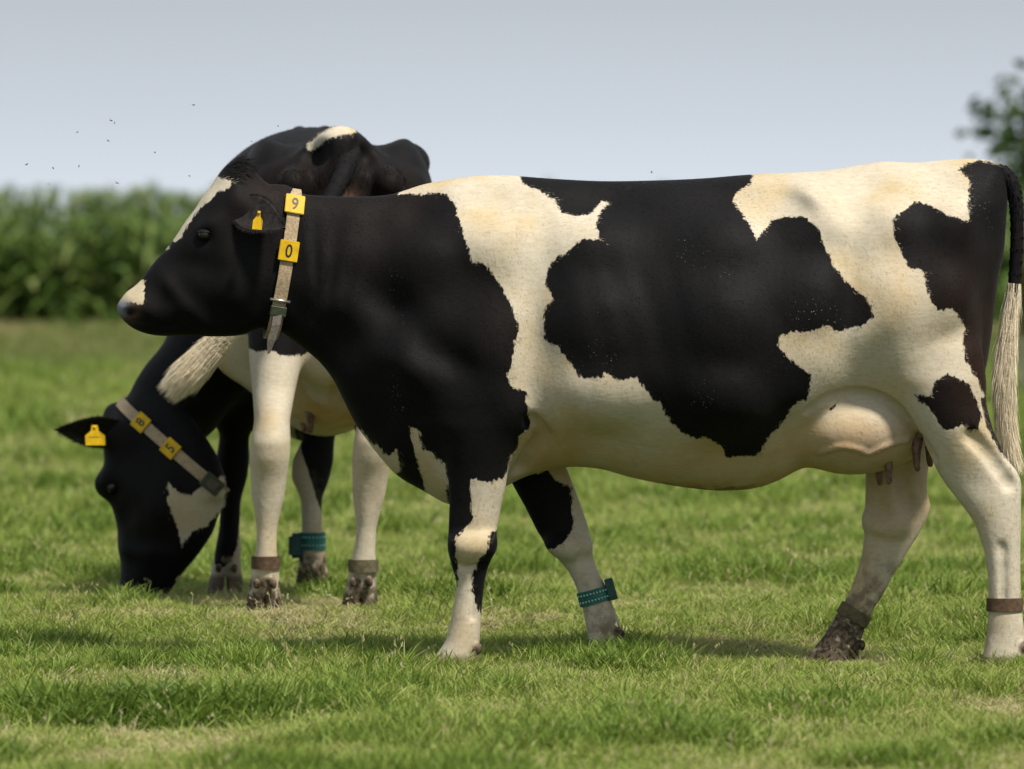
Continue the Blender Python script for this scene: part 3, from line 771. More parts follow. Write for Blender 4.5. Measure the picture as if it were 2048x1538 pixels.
TORSO_B += [(618 + 15 * i, 520 + 14 * i, (-.006 if i % 2 else .004), (75 - 5 * i, 5.5, 97 - 5 * i)) for i in range(6)]
def ribs(X, Z):
    u = (X - .28) * 1.0 + (Z - 1.0) * .28
    return .0012 * np.sin(u * 2 * math.pi / .085) * np.exp(-((X - .33) / .3) ** 2) * ss(.75, .9, Z) * (1 - ss(1.15, 1.3, Z)) + .0045 * (fbm(np.c_[X.ravel(), Z.ravel()], 7, 3).reshape(X.shape) - .5)
torso_R = lambda X, Z: np.interp(X, [-.75, -.5, -.2, .1, .7, 1.0, 1.3, 1.5], [.12, .15, .24, .33, .36, .28, .19, .13])
torso_rel = Relief(TORSO, TORSO_W, torso_R, TORSO_B, -.85, 1.6, .35, 1.62, .006, 14, ribs)
# a body without the neck, for the grazing cow
BODY = [(780, 400)] + TOP_L[4:] + BACK_L + BELLY[:BELLY.index((725, 868))] + [(735, 860), (725, 760), (735, 600), (755, 470)]
body_rel = Relief(BODY, TORSO_W, torso_R, TORSO_B, -.6, 1.6, .35, 1.62, .006, 14, ribs)

def rows(tab, Y, ry):                                   # traced (y, front, back) -> limb rows
    ryz = np.array(ry, float); out = []
    Yt = np.array(Y, float) if hasattr(Y, '__len__') else np.array([[0, Y], [2000, Y]], float)
    for (y, a, b) in tab:
        yy = float(np.interp(y, Yt[:, 0], Yt[:, 1])); p, q = px(a, y, yy), px(b, y, yy)
        out.append((p[2], (p[0] + q[0]) / 2, yy, (q[0] - p[0]) / 2, float(np.interp(y, ryz[:, 0], ryz[:, 1]))))
    return out
RY_F = [(700, .02), (740, .045), (780, .075), (830, .09), (870, .085), (940, .066), (1010, .052), (1056, .050), (1110, .050), (1160, .038), (1210, .036), (1250, .043), (1290, .050), (1335, .058)]
RY_H = [(600, .04), (640, .06), (700, .085), (760, .10), (860, .085), (915, .066), (960, .050), (1010, .048), (1060, .043), (1100, .038), (1190, .036), (1240, .043), (1290, .050), (1335, .058)]
NF = [(700, 920, 990), (740, 900, 1010), (800, 872, 1036), (850, 868, 1050), (880, 882, 1038), (932, 896, 1016), (971, 898, 1012), (1010, 899, 1003), (1056, 897, 994), (1103, 896, 990), (1134, 904, 976), (1166, 914, 969), (1201, 909, 965), (1251, 899, 961), (1283, 891, 959), (1302, 878, 959), (1318, 866, 959), (1335, 858, 960)]
FF = [(780, 1010, 1060), (830, 990, 1095), (870, 985, 1110), (935, 1010, 1133), (971, 1026, 1147), (1013, 1050, 1163), (1060, 1073, 1178), (1099, 1098, 1182), (1138, 1134, 1194), (1166, 1149, 1208), (1193, 1159, 1219), (1216, 1165, 1228), (1240, 1170, 1238), (1263, 1174, 1242), (1287, 1176, 1234), (1302, 1177, 1236), (1320, 1174, 1240), (1335, 1170, 1243)]
NH = [(600, 1850, 1930), (640, 1825, 1945), (700, 1785, 1965), (760, 1785, 1972), (810, 1806, 1972), (860, 1836, 1986), (915, 1862, 2011), (945, 1876, 2036), (967, 1890, 2043), (1010, 1924, 2042), (1045, 1949, 2042), (1099, 1968, 2041), (1150, 1976, 2041), (1209, 1977, 2042), (1240, 1976, 2046), (1270, 1974, 2050), (1306, 1966, 2052), (1335, 1958, 2054)]
FH = [(700, 1780, 1860), (760, 1730, 1880), (860, 1728, 1868), (943, 1731, 1855), (978, 1731, 1853), (1014, 1730, 1862), (1041, 1730, 1852), (1072, 1728, 1835), (1103, 1725, 1815), (1150, 1712, 1787), (1193, 1695, 1764), (1220, 1678, 1746), (1244, 1664, 1734), (1279, 1642, 1722), (1300, 1624, 1718), (1318, 1612, 1717), (1335, 1604, 1716)]

PATCH = dict(
  A=[(200, 280), (520, 280), (640, 370), (799, 388), (850, 386), (892, 389), (909, 405), (918, 436), (930, 478), (949, 527), (972, 529), (986, 548), (1000, 572), (1019, 600), (1035, 632), (1035, 660), (1026, 689), (1024, 726), (1012, 745), (1026, 773), (1052, 778), (1054, 806), (1061, 838), (1056, 857), (1037, 869), (1033, 890), (1019, 913), (1016, 941), (1009, 953), (972, 960), (941, 953), (942, 1000), (948, 1029), (942, 1041), (927, 1062), (911, 1066), (913, 1103), (915, 1134), (916, 1170), (880, 1170), (880, 1020), (700, 1010), (200, 760)],
  B=[(1033, 340), (1047, 370), (1080, 382), (1108, 401), (1124, 426), (1155, 433), (1183, 424), (1201, 403), (1218, 408), (1197, 426), (1190, 459), (1201, 480), (1164, 478), (1140, 497), (1108, 520), (1089, 543), (1087, 562), (1103, 595), (1087, 618), (1084, 660), (1091, 682), (1115, 689), (1136, 721), (1159, 749), (1206, 754), (1208, 742), (1229, 754), (1267, 754), (1295, 782), (1318, 806), (1337, 838), (1361, 862), (1384, 871), (1412, 871), (1440, 890), (1449, 909), (1482, 911), (1508, 908), (1535, 865), (1559, 838), (1582, 803), (1605, 795), (1611, 772), (1614, 745), (1574, 717), (1547, 689), (1551, 670), (1582, 662), (1622, 658), (1638, 650), (1674, 660), (1713, 650), (1737, 630), (1729, 598), (1693, 574), (1662, 539), (1642, 503), (1634, 467), (1618, 447), (1598, 432), (1567, 436), (1535, 443), (1519, 463), (1505, 479), (1491, 447), (1479, 424), (1463, 404), (1471, 384), (1499, 368), (1508, 340)],
  C=[(2060, 325), (1987, 327), (1955, 321), (1931, 328), (1910, 340), (1933, 364), (1931, 388), (1927, 443), (1896, 434), (1876, 424), (1852, 410), (1820, 406), (1801, 420), (1775, 441), (1779, 479), (1797, 515), (1808, 535), (1832, 539), (1840, 570), (1848, 602), (1864, 622), (1892, 618), (1912, 638), (1920, 654), (1912, 685), (1920, 717), (1939, 753), (1960, 787), (1950, 799), (1964, 846), (1987, 893), (2011, 920), (2060, 920)],
  D=[(1885, 745), (1859, 758), (1853, 789), (1820, 785), (1828, 799), (1855, 822), (1874, 850), (1898, 854), (1910, 844), (1929, 856), (1949, 854), (1952, 834), (1941, 791), (1922, 762)],
  E=[(1010, 1050), (994, 1056), (983, 1060), (974, 1092), (960, 1115), (946, 1142), (942, 1173), (950, 1193), (958, 1216), (966, 1222), (975, 1160), (1000, 1120)],
  F=[(1652, 812), (1668, 800), (1662, 812), (1650, 822)],
)
HOLES = [[(821, 850), (839, 854), (841, 873), (851, 897), (864, 900), (874, 916), (893, 926), (896, 1030), (853, 990), (847, 967), (835, 916), (823, 873)],
         [(717, 858), (735, 872), (765, 902), (778, 913), (794, 892), (801, 923), (796, 948), (765, 960), (700, 870)],
         [(459, 361), (463, 372), (435, 387), (399, 420), (378, 447), (363, 473), (352, 482), (345, 480), (360, 440), (385, 400), (420, 350)],
         [(336, 489), (342, 496), (336, 501), (326, 498)],
         [(290, 563), (292, 570), (286, 580), (293, 594), (285, 611), (268, 606), (252, 602), (238, 609), (225, 590), (270, 545)]]
FF_B = [(1000, 930), (1073, 945), (1100, 944), (1108, 963), (1143, 978), (1145, 1002), (1143, 1025), (1149, 1049), (1139, 1076), (1120, 1095), (1100, 1101), (1080, 1110), (1000, 1000)]

def patch_sd(V, polys, holes, jitter=0.006):
    X, Z = V[:, 0], V[:, 2]
    wob = np.c_[fbm(V, 22, 2), fbm(V + 9, 22, 2)] - .5
    X = X + wob[:, 0] * jitter * 2; Z = Z + wob[:, 1] * jitter * 2
    s = np.full(len(V), -1.0)
    for p in polys: s = np.maximum(s, poly_sd(X, Z, side(p)))
    for p in holes: s = np.minimum(s, -poly_sd(X, Z, side(p)))
    return s

def make_main():
    f = Field((-1.24, -.45, -.012), (1.62, .45, 1.56), .0066)
    f.relief(torso_rel, .02)
    f.relief(head_rel, .03)
    f.ball(px(1728, 850), (.205, .178, .140), .035)                                 # udder
    f.ball(px(1680, 862), (.15, .190, .112), .06)
    YN, YF = -.145, .145
    f.limb(rows(NF, [(780, -.16), (1000, -.15), (1335, -.13)], RY_F), .035)
    f.limb(rows(FF, [(780, .16), (1335, .13)], RY_F), .03)
    f.limb(rows(NH, [(600, -.13), (700, -.165), (860, -.165), (1335, -.15)], RY_H), .032)
    f.limb(rows(FH, [(760, .15), (1335, .14)], RY_H), .03)
    for (x, y, Y) in ((1240, 1268, .10), (955, 1296, -.10), (2046, 1292, -.12), (1722, 1290, .11), (1238, 1266, .16), (953, 1298, -.16), (2044, 1294, -.18)):
        f.ball(px(x, y, Y), (.014, .013, .017), .006)
    for s in (-1, 1):
        f.ball(px(261, 625) + np.array([0, s * .056, 0]), (.024, .030, .014), .006, True)          # nostril
        f.ball(px(411, 470) + np.array([0, s * .110, 0]), (.019, .016, .014), .008, True)          # eye socket
    f.crease([(1618, 822), (1650, 797), (1700, 784), (1745, 788), (1790, 812), (1825, 850), (1850, 886), (1866, 915)], .011, .016, -.003)     # fold above the udder
    f.cord([(1640, 905), (1680, 893), (1712, 897), (1735, 906), (1760, 896), (1785, 886), (1815, 880)], .006, .012, .001)                   # milk vein
    f.crease([(1062, 840), (1085, 870), (1060, 905), (1040, 940)], .010, .03, -.004)
    f.crease([(1940, 870), (1975, 905), (2005, 945), (2018, 970)], .008, .03, -.004)
    f.crease([(2004, 1090), (2006, 1130), (2007, 1200)], .004, .022, -.005)
    f.crease([(963, 1120), (949, 1160), (946, 1235)], .006, .014, -.003)
    f.cord([(920, 1090), (945, 1095), (972, 1088)], .010, .05, .009)
    f.crease([(912, 1130), (930, 1136), (948, 1134)], .005, .014, -.002)
    f.cord([(1768, 950), (1778, 990), (1790, 1032)], .010, .025, .004); f.crease([(1800, 950), (1812, 985), (1822, 1010)], .010, .022, -.002)
    f.cord([(1745, 1040), (1770, 1052), (1800, 1050)], .010, .045, .008)
    f.cord([(1110, 1085), (1135, 1096), (1165, 1092)], .010, .045, .008)
    f.crease([(252, 646), (275, 643), (305, 646), (335, 651), (352, 648)], .006, .008, -.001, True)      # mouth
    # hollows beside the tendons and along the shanks
    for (x, y, Yc, r) in ((1992, 922, -.242, (.022, .022, .07)), (1815, 950, .082, (.024, .022, .075)), (1768, 940, .080, (.016, .018, .09)), (1165, 1150, .088, (.008, .012, .06))):
        f.ball(px(x, y, Yc), r, .022, True)
    V, Q = f.mesh(2)
    X, Y, Z = V.T
    sd = patch_sd(V, PATCH.values(), HOLES)
    belly_far = Y > .02
    legF = (Z < px(0, 935)[2]) & (X > px(1000, 0)[0]) & (X < px(1300, 0)[0]) & belly_far
    sd = np.where(legF, poly_sd(X, Z, side(FF_B)), sd)
    hindF = belly_far & (X > px(1560, 0)[0]) & (Z < px(0, 800)[2])
    sd = np.where(hindF, -.2, sd)
    pxl = lambda c, r: np.exp(-((X - c[0]) ** 2 + (Z - c[2]) ** 2) / r ** 2)
    nose_sheen = np.clip(pxl(px(243, 615), .024) * 1.5, 0, 1) * ss(-.02, .0, -(poly_sd(X, Z, side(HOLES[4]))))  # where the pale highlight on the pad is put into the colour
    A = dict(sd=sd, nose_sheen=nose_sheen, skin=.35 * pxl(px(255, 622), .03) + .42 * pxl(px(1740, 880), .15) * (1 - ss(.66, .80, Z)) * (1 - ss(px(1840, 0)[0], px(1890, 0)[0], X)),
             hoof=np.where(X < px(1000, 0)[0], .7, .9) * (1 - ss(.035, .052, Z)),
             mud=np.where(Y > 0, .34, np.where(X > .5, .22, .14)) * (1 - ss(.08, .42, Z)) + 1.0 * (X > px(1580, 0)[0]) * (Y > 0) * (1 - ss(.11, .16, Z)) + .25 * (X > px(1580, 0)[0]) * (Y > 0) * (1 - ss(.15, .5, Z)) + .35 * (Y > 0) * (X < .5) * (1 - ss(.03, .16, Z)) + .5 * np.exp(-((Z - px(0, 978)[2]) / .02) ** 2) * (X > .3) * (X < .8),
             stain=np.clip(.75 * pxl(px(1085, 890), .10) + .5 * pxl(px(1650, 930), .14) + .30 * pxl(px(1850, 560), .2) + .55 * pxl(px(1400, 955), .2) + .5 * pxl(px(1200, 920), .12) + .4 * pxl(px(1560, 940), .12) + .4 * pxl(px(1790, 1000), .12), 0, 1),
             rust=np.clip(.8 * pxl(px(1985, 760), .16) + .35 * pxl(px(1930, 600), .16) + .35 * pxl(px(540, 390), .08) + .12 * pxl(px(760, 430), .2) + .12 * pxl(px(1010, 640), .1), 0, .9),
             nostril=np.exp(-((X - px(262, 0)[0]) ** 2 + (Z - px(0, 626)[2]) ** 2) / .018 ** 2), flake=(X > px(780, 0)[0]) * 1.0)
    for k in ('mud', 'hoof', 'skin'): A[k] = np.clip(A[k], 0, 1)
    for (x, y, Yc) in ((1240, 1268, .10), (955, 1296, -.10), (2046, 1292, -.12), (1722, 1290, .11), (1238, 1266, .16), (953, 1298, -.16), (2044, 1294, -.18)):
        A['hoof'] = np.maximum(A['hoof'], 1 - ss(.014, .022, np.linalg.norm(V - px(x, y, Yc) - np.array([.004, 0, 0]), axis=1)))
    for (x, y, Yc) in ((1240, 1268, .12), (955, 1296, -.12), (2046, 1292, -.15)):
        A['mud'] = np.maximum(A['mud'], 1.3 * np.exp(-((X - px(x, y)[0]) ** 2 + (Z - px(x, y)[2]) ** 2) / .02 ** 2))
    def comb(P):
        t = np.tile(np.array([.85, 0, -.45]), (len(P), 1)); leg = P[:, 2] < .52; t[leg] = (.1, 0, -1)
        w_ = (vnoise(P, 5) - .5) * 1.6; t[:, 2] += w_; t[:, 0] += (vnoise(P + 3, 5) - .5) * .5
        hd = P[:, 0] < px(520, 0)[0]; t[hd] = (.8, 0, -.1)
        return t
    def length(P):
        l = np.full(len(P), .0125); l[P[:, 0] < px(520, 0)[0]] = .007
        poll = np.exp(-((P[:, 0] - px(474, 0)[0]) ** 2 + (P[:, 2] - px(0, 330)[2]) ** 2) / .045 ** 2); l += .045 * poll
        th = np.exp(-((P[:, 0] - px(1990, 0)[0]) ** 2 + (P[:, 2] - px(0, 318)[2]) ** 2) / .025 ** 2); l += .03 * th
        return l
    me = coat_mesh('body', V, Q, A, comb, length, 340000, 3)
    return f, me

M_coat = coat_mat('holstein_coat')
M_eye, _nt, _b = mat_new('eye'); _b.inputs['Base Color'].default_value = (.008, .005, .004, 1); _b.inputs['Roughness'].default_value = .3
M_earskin = simple_mat('ear_hair', (.020, .017, .016), .7, .5, 60, 0, .4, .15)
M_lid = simple_mat('eyelid_hair', (.006, .005, .005), .7, .4, 80, spec=.15)
M_teat = simple_mat('teat_skin', (.15, .085, .06), .55, .5, 60)
M_switch = simple_mat('switch_hair', (.80, .70, .53), .7, .10, 30, spec=.12)
M_tailblk = simple_mat('tail_hair', (.007, .006, .007), .8, .4, 60, spec=.12)
M_yellow = simple_mat('yellow_plastic', (.60, .37, .008), .5, .16, 45, spec=.2)
M_digit = simple_mat('black_print', (.012, .010, .008), .5, .2, 60)
M_web = simple_mat('collar_webbing', (.36, .27, .17), .85, .3, 140, 0, .5)
M_webdark = simple_mat('dark_webbing', (.10, .085, .07), .8, .3, 120, 0, .5)
M_metal = simple_mat('buckle_metal', (.55, .54, .5), .35, .3, 80, .9)
M_greenplastic = simple_mat('green_plastic', (.012, .055, .05), .45, .3, 60)
M_teal = simple_mat('teal_band', (.012, .12, .10), .5, .25, 80)
M_olive = simple_mat('green_buckle', (.05, .06, .035), .5, .3, 60)
M_dot = simple_mat('pale_stud', (.40, .52, .50), .5, .1, 60)
M_bandbr = simple_mat('brown_band', (.085, .05, .028), .85, .4, 60, 0, .5)
M_bandol = simple_mat('olive_band', (.10, .085, .045), .85, .4, 60, 0, .5)

def uvsphere(c, r, nu=20, nv=12):
    V, F = [], []
    for i in range(nv + 1):
        a = math.pi * i / nv
        for j in range(nu):
            b = 2 * math.pi * j / nu; V.append((c[0] + r * math.sin(a) * math.cos(b), c[1] + r * math.sin(a) * math.sin(b), c[2] + r * math.cos(a)))
    for i in range(nv):
        for j in range(nu): F.append((i * nu + j, (i + 1) * nu + j, (i + 1) * nu + (j + 1) % nu, i * nu + (j + 1) % nu))
    return V, F

def lids(c, r, s, R3=None):                             # two shells that leave a slit open to the side
    out = []; R3 = np.eye(3) if R3 is None else R3
    for up, cover in ((1, .74), (-1, .60)):
        V, F = [], []; nu, nv = 18, 8
        for i in range(nv + 1):
            t = cover * (math.pi / 2) * i / nv                # from the pole of the lid towards the slit
            for j in range(nu + 1):
                a = math.pi * j / nu
                z = up * math.cos(t) * r; q = math.sin(t) * r
                V.append(np.array(c) + R3 @ np.array([-math.cos(a) * q * 1.25, s * math.sin(a) * q, z * .95]))
        # rim thickness
        for i in range(nv):
            for j in range(nu): F.append((i * (nu + 1) + j, (i + 1) * (nu + 1) + j, (i + 1) * (nu + 1) + j + 1, i * (nu + 1) + j + 1))
        out.append(mesh_from('eyelid', V, F))
    return out

def ear_mesh(base, axis, face, L, Wd, seed=0):          # cupped leaf with thickness; axis = towards the tip, face = opening
    axis = np.array(axis, float); axis /= np.linalg.norm(axis); face = np.array(face, float); face -= axis * (face @ axis); face /= np.linalg.norm(face)
    sidev = np.cross(axis, face); base = np.array(base, float); V, F = [], []; nu, nv = 16, 12
    for layer in (0, 1):
        for i in range(nu + 1):
            t = i / nu; w = Wd * .5 * (max(0, math.sin(math.pi * (.16 + .84 * t) ** .85)) ** .9 * (1.12 - .35 * t) + .015)
            for j in range(nv + 1):
                s = 2 * j / nv - 1
                cup = (1 - s * s) * .17 * w * (1 - .6 * t)
                p = base + axis * L * t * (1 - .04 * s * s) + sidev * w * s * (1 - .15 * (1 - t)) - face * cup + face * (.06 * L * t * t)
                p = p - face * (.006 * layer * (1 - t) + .003 * layer)
                V.append(p)
    m = (nu + 1) * (nv + 1)
    for i in range(nu):
        for j in range(nv):
            a = i * (nv + 1) + j; q = (a, a + 1, a + nv + 2, a + nv + 1)
            F.append(q); F.append(tuple(m + k for k in q[::-1]))
    for i in range(nu):
        for j in (0, nv):
            a = i * (nv + 1) + j; b = a + nv + 1
            F.append((a, b, b + m, a + m) if j == 0 else (b, a, a + m, b + m))
    # fringe of hair on the rim and inside
    r = np.random.default_rng(seed)
    for k in range(900):
        t = r.uniform(.05, .95); j = r.choice([0, nv, int(r.integers(0, nv + 1))]); i = int(t * nu); a_i = i * (nv + 1) + j; fr = t * nu - i; p = V[a_i] * (1 - fr) + V[min(a_i + nv + 1, m - 1)] * fr
        s = 2 * j / nv - 1; d = axis * .7 + sidev * s * .6 + face * r.uniform(0, .5) + r.normal(0, .2, 3); d /= np.linalg.norm(d)
        L_ = r.uniform(.005, .018); b = len(V); V += [p, p + np.cross(d, face) * .0009, p + d * L_]; F.append((b, b + 1, b + 2))
    return mesh_from('ear', V, F)

def strip_loop(pts, nrm, along, width, thick):          # closed band: pts ring, nrm outward, along = width direction per point
    V, F = [], []; n = len(pts)
    for p, q, a in zip(pts, nrm, along):
        for (u, w) in ((-1, 0), (-.96, 1), (.96, 1), (1, 0)):
            V.append(p + a * u * width / 2 + q * thick * w)
    for i in range(n):
        j = (i + 1) % n
        for k in range(4):
            F.append((i * 4 + k, i * 4 + (k + 1) % 4, j * 4 + (k + 1) % 4, j * 4 + k))
    return V, F

def ring(field, c, e1, e2, n=72, off=.003, rmax=.5, smooth=5, start=.0):
    """march outward from c in the plane (e1, e2) until the skin is left"""
    c, e1, e2 = (np.array(v, float) for v in (c, e1, e2)); e1 /= np.linalg.norm(e1); e2 /= np.linalg.norm(e2)
    rad = []
    for k in range(n):
        a = 2 * math.pi * k / n; d = math.cos(a) * e1 + math.sin(a) * e2
        t = np.arange(start, rmax, .002); v = field.at(c + t[:, None] * d)
        out = np.argmax(v > 0); rad.append(t[out] if v[out] > 0 else rmax)
    rad = np.array(rad)
    for _ in range(smooth): rad = np.maximum((np.roll(rad, 1) + 2 * rad + np.roll(rad, -1)) / 4, rad * .97)
    rad += off
    a = 2 * np.pi * np.arange(n) / n; D = np.cos(a)[:, None] * e1 + np.sin(a)[:, None] * e2
    return c + rad[:, None] * D, D, a, rad

def plate_mesh(c, u, v, nrm, w, h, th, bev=.0018):                 # bevelled plate
    bm = bmesh.new(); bmesh.ops.create_cube(bm, size=1)
    M = Matrix((Vector(u) * w, Vector(v) * h, Vector(nrm) * th)).transposed().to_4x4(); M.translation = Vector(c)
    bmesh.ops.transform(bm, matrix=M, verts=bm.verts)
    bmesh.ops.bevel(bm, geom=list(bm.edges), offset=min(th * .35, bev), segments=3, affect='EDGES')
    me = bpy.data.meshes.new('plate'); bm.to_mesh(me); bm.free(); return me

def digit_mesh(ch, c, u, v, nrm, hgt, stretch=.8):
    cu = bpy.data.curves.new('digit', 'FONT'); cu.body = ch; cu.align_x = 'CENTER'; cu.align_y = 'CENTER'; cu.size = 1.0; cu.extrude = .012; cu.offset = .012
    o = bpy.data.objects.new('digit_tmp', cu); COL.objects.link(o); bpy.context.view_layer.update()
    me = bpy.data.meshes.new_from_object(o.evaluated_get(bpy.context.evaluated_depsgraph_get()))
    bpy.data.objects.remove(o); bpy.data.curves.remove(cu)
    co = np.array([q.co for q in me.vertices]); mid = (co.max(0) + co.min(0)) / 2; co -= mid; co[:, :2] *= hgt / (co[:, 1].max() - co[:, 1].min()); co[:, 0] *= stretch; co[:, 2] *= .05
    P = np.array(c) + co[:, :1] * np.array(u) + co[:, 1:2] * np.array(v) + co[:, 2:3] * np.array(nrm)
    me.vertices.foreach_set('co', P.astype(np.float32).ravel()); me.update(); return me

def unit(v): v = np.array(v, float); return v / np.linalg.norm(v)
def finish(root, M):                                    # rigid placement of a thing built in its own frame
    root.matrix_world = M

def tail_mesh(path, rad):
    P = np.array(path, float); t = np.linspace(0, len(P) - 1, 40)
    i = np.clip(t.astype(int), 0, len(P) - 2); f = (t - i)[:, None]
    p0, p1, p2, p3 = P[np.maximum(i - 1, 0)], P[i], P[i + 1], P[np.minimum(i + 2, len(P) - 1)]
    C = .5 * (2 * p1 + (p2 - p0) * f + (2 * p0 - 5 * p1 + 4 * p2 - p3) * f ** 2 + (3 * p1 - p0 - 3 * p2 + p3) * f ** 3)
    return C, np.interp(t, np.arange(len(rad)), rad)

def hair_tail(C, R, n, L, seed, w=.0018, spread=.35, tipfree=True):   # strands along a tail core
    r = np.random.default_rng(seed); V, F = [], []
    for k in range(n):
        t = r.uniform(0, 1) ** .8; i = int(t * (len(C) - 2)); d = unit(C[i + 1] - C[i]); q = unit(np.cross(d, r.normal(size=3)))
        p = C[i] + q * R[i] * r.uniform(.75, 1.04); l = L * r.uniform(.5, 1.2); dd = unit(d + q * spread * r.uniform(-.3, 1) + r.normal(0, .08, 3)); d2 = unit(dd + d * .6 + r.normal(0, .1, 3))
        s = unit(np.cross(dd, r.normal(size=3))) * w * r.uniform(.6, 1.3); b = len(V)
        V += [p - s, p + s, p + dd * l * .5 + s * .8, p + dd * l * .5 - s * .8, p + dd * l * .5 + d2 * l * .5]
        F += [(b, b + 1, b + 2, b + 3), (b + 3, b + 2, b + 4)]
    return V, F

def make_tail(parent, path, rad, split, L1, L2, n2, seed, lite=1.0):
    C, R = tail_mesh(path, rad); k = int(split * 40)
    V, F = tube(list(C), list(R), 10)
    n0 = len(V); t = obj('tail', mesh_from('tail', V, F), M_tailblk, parent)
    v, f = hair_tail(C[:k + 2], R[:k + 2], 2600, L1, seed, .0012, .2)
    o = obj('tail_hair', mesh_from('tail_hair', v, f), M_tailblk, t)
    v, f = hair_tail(C[k:], R[k:] * 1.15, n2, L2, seed + 1, .0006, .08); v2, f2 = hair_tail(C[max(0, k - 4):k + 2], R[max(0, k - 4):k + 2] * 1.06, 1400, L2, seed + 2, .0007, .06); b0 = len(v); v = list(v) + list(v2); f = list(f) + [tuple(b0 + q for q in g) for g in f2]
    vv, ff = tube(list(C[k + 1:]), list(R[k + 1:] * 1.05 * np.clip(.25 + .12 * np.arange(len(R) - k - 1), 0, 1)), 12); b = len(v); v = list(v) + list(vv); f = list(f) + [tuple(b + q for q in g) for g in ff]
    obj('tail_switch', mesh_from('tail_switch', v, f), M_switch, t)
    return t

# ================= the near cow
field1, body1 = make_main()
cow = empty('cow', (0, 0, 0)); tag(cow, 'black and white cow standing in profile with the collar numbered 9 0', 'cow')
obj('body', body1, M_coat, cow)
for s in (-1, 1):
    V, F = uvsphere(px(411, 470) + np.array([0, s * .0865, 0]), .018); obj('eye', mesh_from('eye', V, F), M_eye, cow)
    for me_ in lids(px(411, 470) + np.array([0, s * .0865, 0]), .0200, s): obj('eyelid', me_, M_lid, cow)
obj('ear', ear_mesh(px(478, 412) + np.array([.0, -.08, 0]), (.74, -.52, -.36), (-.30, -.85, .42), .20, .125, 1), M_earskin, cow)
obj('ear', ear_mesh(px(482, 398) + np.array([.0, .07, 0]), (.45, .85, -.25), (-.5, .1, -.2), .17, .115, 2), M_earskin, cow)
make_tail(cow, [px(1955, 352), px(1990, 345), px(2016, 358, -.01), px(2030, 395, -.015), px(2034, 460, -.015), px(2029, 560, -.01), px(2020, 640, -.01), px(2010, 740, -.01), px(2012, 840), px(2024, 905)],
          [.026, .028, .026, .022, .020, .019, .021, .027, .022, .005], .66, .014, .10, 9000, 11)
for (x, y, Y, l) in ((1776, 932, -.09, .05), (1832, 910, -.10, .045), (1757, 935, .07, .05), (1858, 905, .06, .04)):
    p = px(x, y, Y); V, F = tube([p + (0, 0, .05), p + (.002, 0, .01), p + (.002, -.002, -l * .6), p + (.004, -.002, -l * .9), p + (.004, -.002, -l * 1.05), p + (.004, -.002, -l * 1.1)], [.024, .013, .0105, .009, .006, .001], 12)
    obj('teat', mesh_from('teat', V, F), M_teat, cow)

# collar 9 0
def make_collar(field, top, bot, fwd, ctr_t, chars, tag_fr, label, buckle_fr, tail_len, width=.040, far=False, plates=(.058, .062), slack=.0):
    """a strap round the neck in the plane through top and bot across the neck; chars sit at fractions of the near side"""
    top, bot = np.array(top, float), np.array(bot, float); c = top * (1 - ctr_t) + bot * ctr_t
    e1 = unit(top - bot); e2 = unit(fwd)
    e2 = unit(e2 - e1 * (e1 @ e2))
    pts, D, a, rad = ring(field, c, e1, e2, 96, .004, .6, 6)
    if slack:                                           # hangs a little below the throat
        low = np.clip(-np.cos(a), 0, 1) ** 3; pts = pts - (low * slack)[:, None] * e1
    ax = unit(np.cross(e1, e2)); T = np.roll(pts, -1, 0) - np.roll(pts, 1, 0); T /= np.linalg.norm(T, axis=1)[:, None]
    N_ = np.cross(T, ax); N_ *= np.sign(np.sum(N_ * D, 1))[:, None]
    root = empty('cattle_collar', tuple(pts[0]))
    tag(root, label, 'collar')
    kids = []
    V, F = strip_loop(pts, N_, np.tile(ax, (len(pts), 1)), width, .003)
    kids.append(obj('strap', mesh_from('strap', V, F, False), M_web))
    n = len(pts)
    for ch, fr in zip(chars, tag_fr):
        i = int(round(fr * n)) % n; nn, tt = N_[i], T[i]
        cc = pts[i] + nn * .0062; w, h = plates
        u = ax if far else ax; sgn = 1
        # upright direction = towards the top of the neck
        upv = tt * (1 if tt @ e1 > 0 else -1); uu = np.cross(upv, nn)
        pl = obj('number_tag', plate_mesh(cc, uu, upv, nn, w, h, .006), M_yellow); kids.append(pl)
        if ch.strip():
            obj('digit', digit_mesh(ch, cc + nn * .0032, uu, upv, nn, .040, .8), M_digit, pl)
    i = int(round(buckle_fr * n)) % n; nn = N_[i]; tt = T[i] * (1 if T[i] @ e1 > 0 else -1); uu = np.cross(tt, nn)
    return root, kids, pts, N_, T, ax, (pts[i], nn, tt, uu)

def parent_keep(root, kids):
    bpy.context.view_layer.update()
    inv = root.matrix_world.inverted()
    for k in kids:
        k.parent = root; k.matrix_parent_inverse = inv

col1, kids, pts, N_, T_, ax_, (bp, bn, bt, bu) = make_collar(field1, px(588, 386), px(542, 668), (.16, -1, 0), .5, '90', (.055, .185),
    'tan webbing collar with yellow 9 and 0 plates on the raised neck', .40, .12, slack=.022)
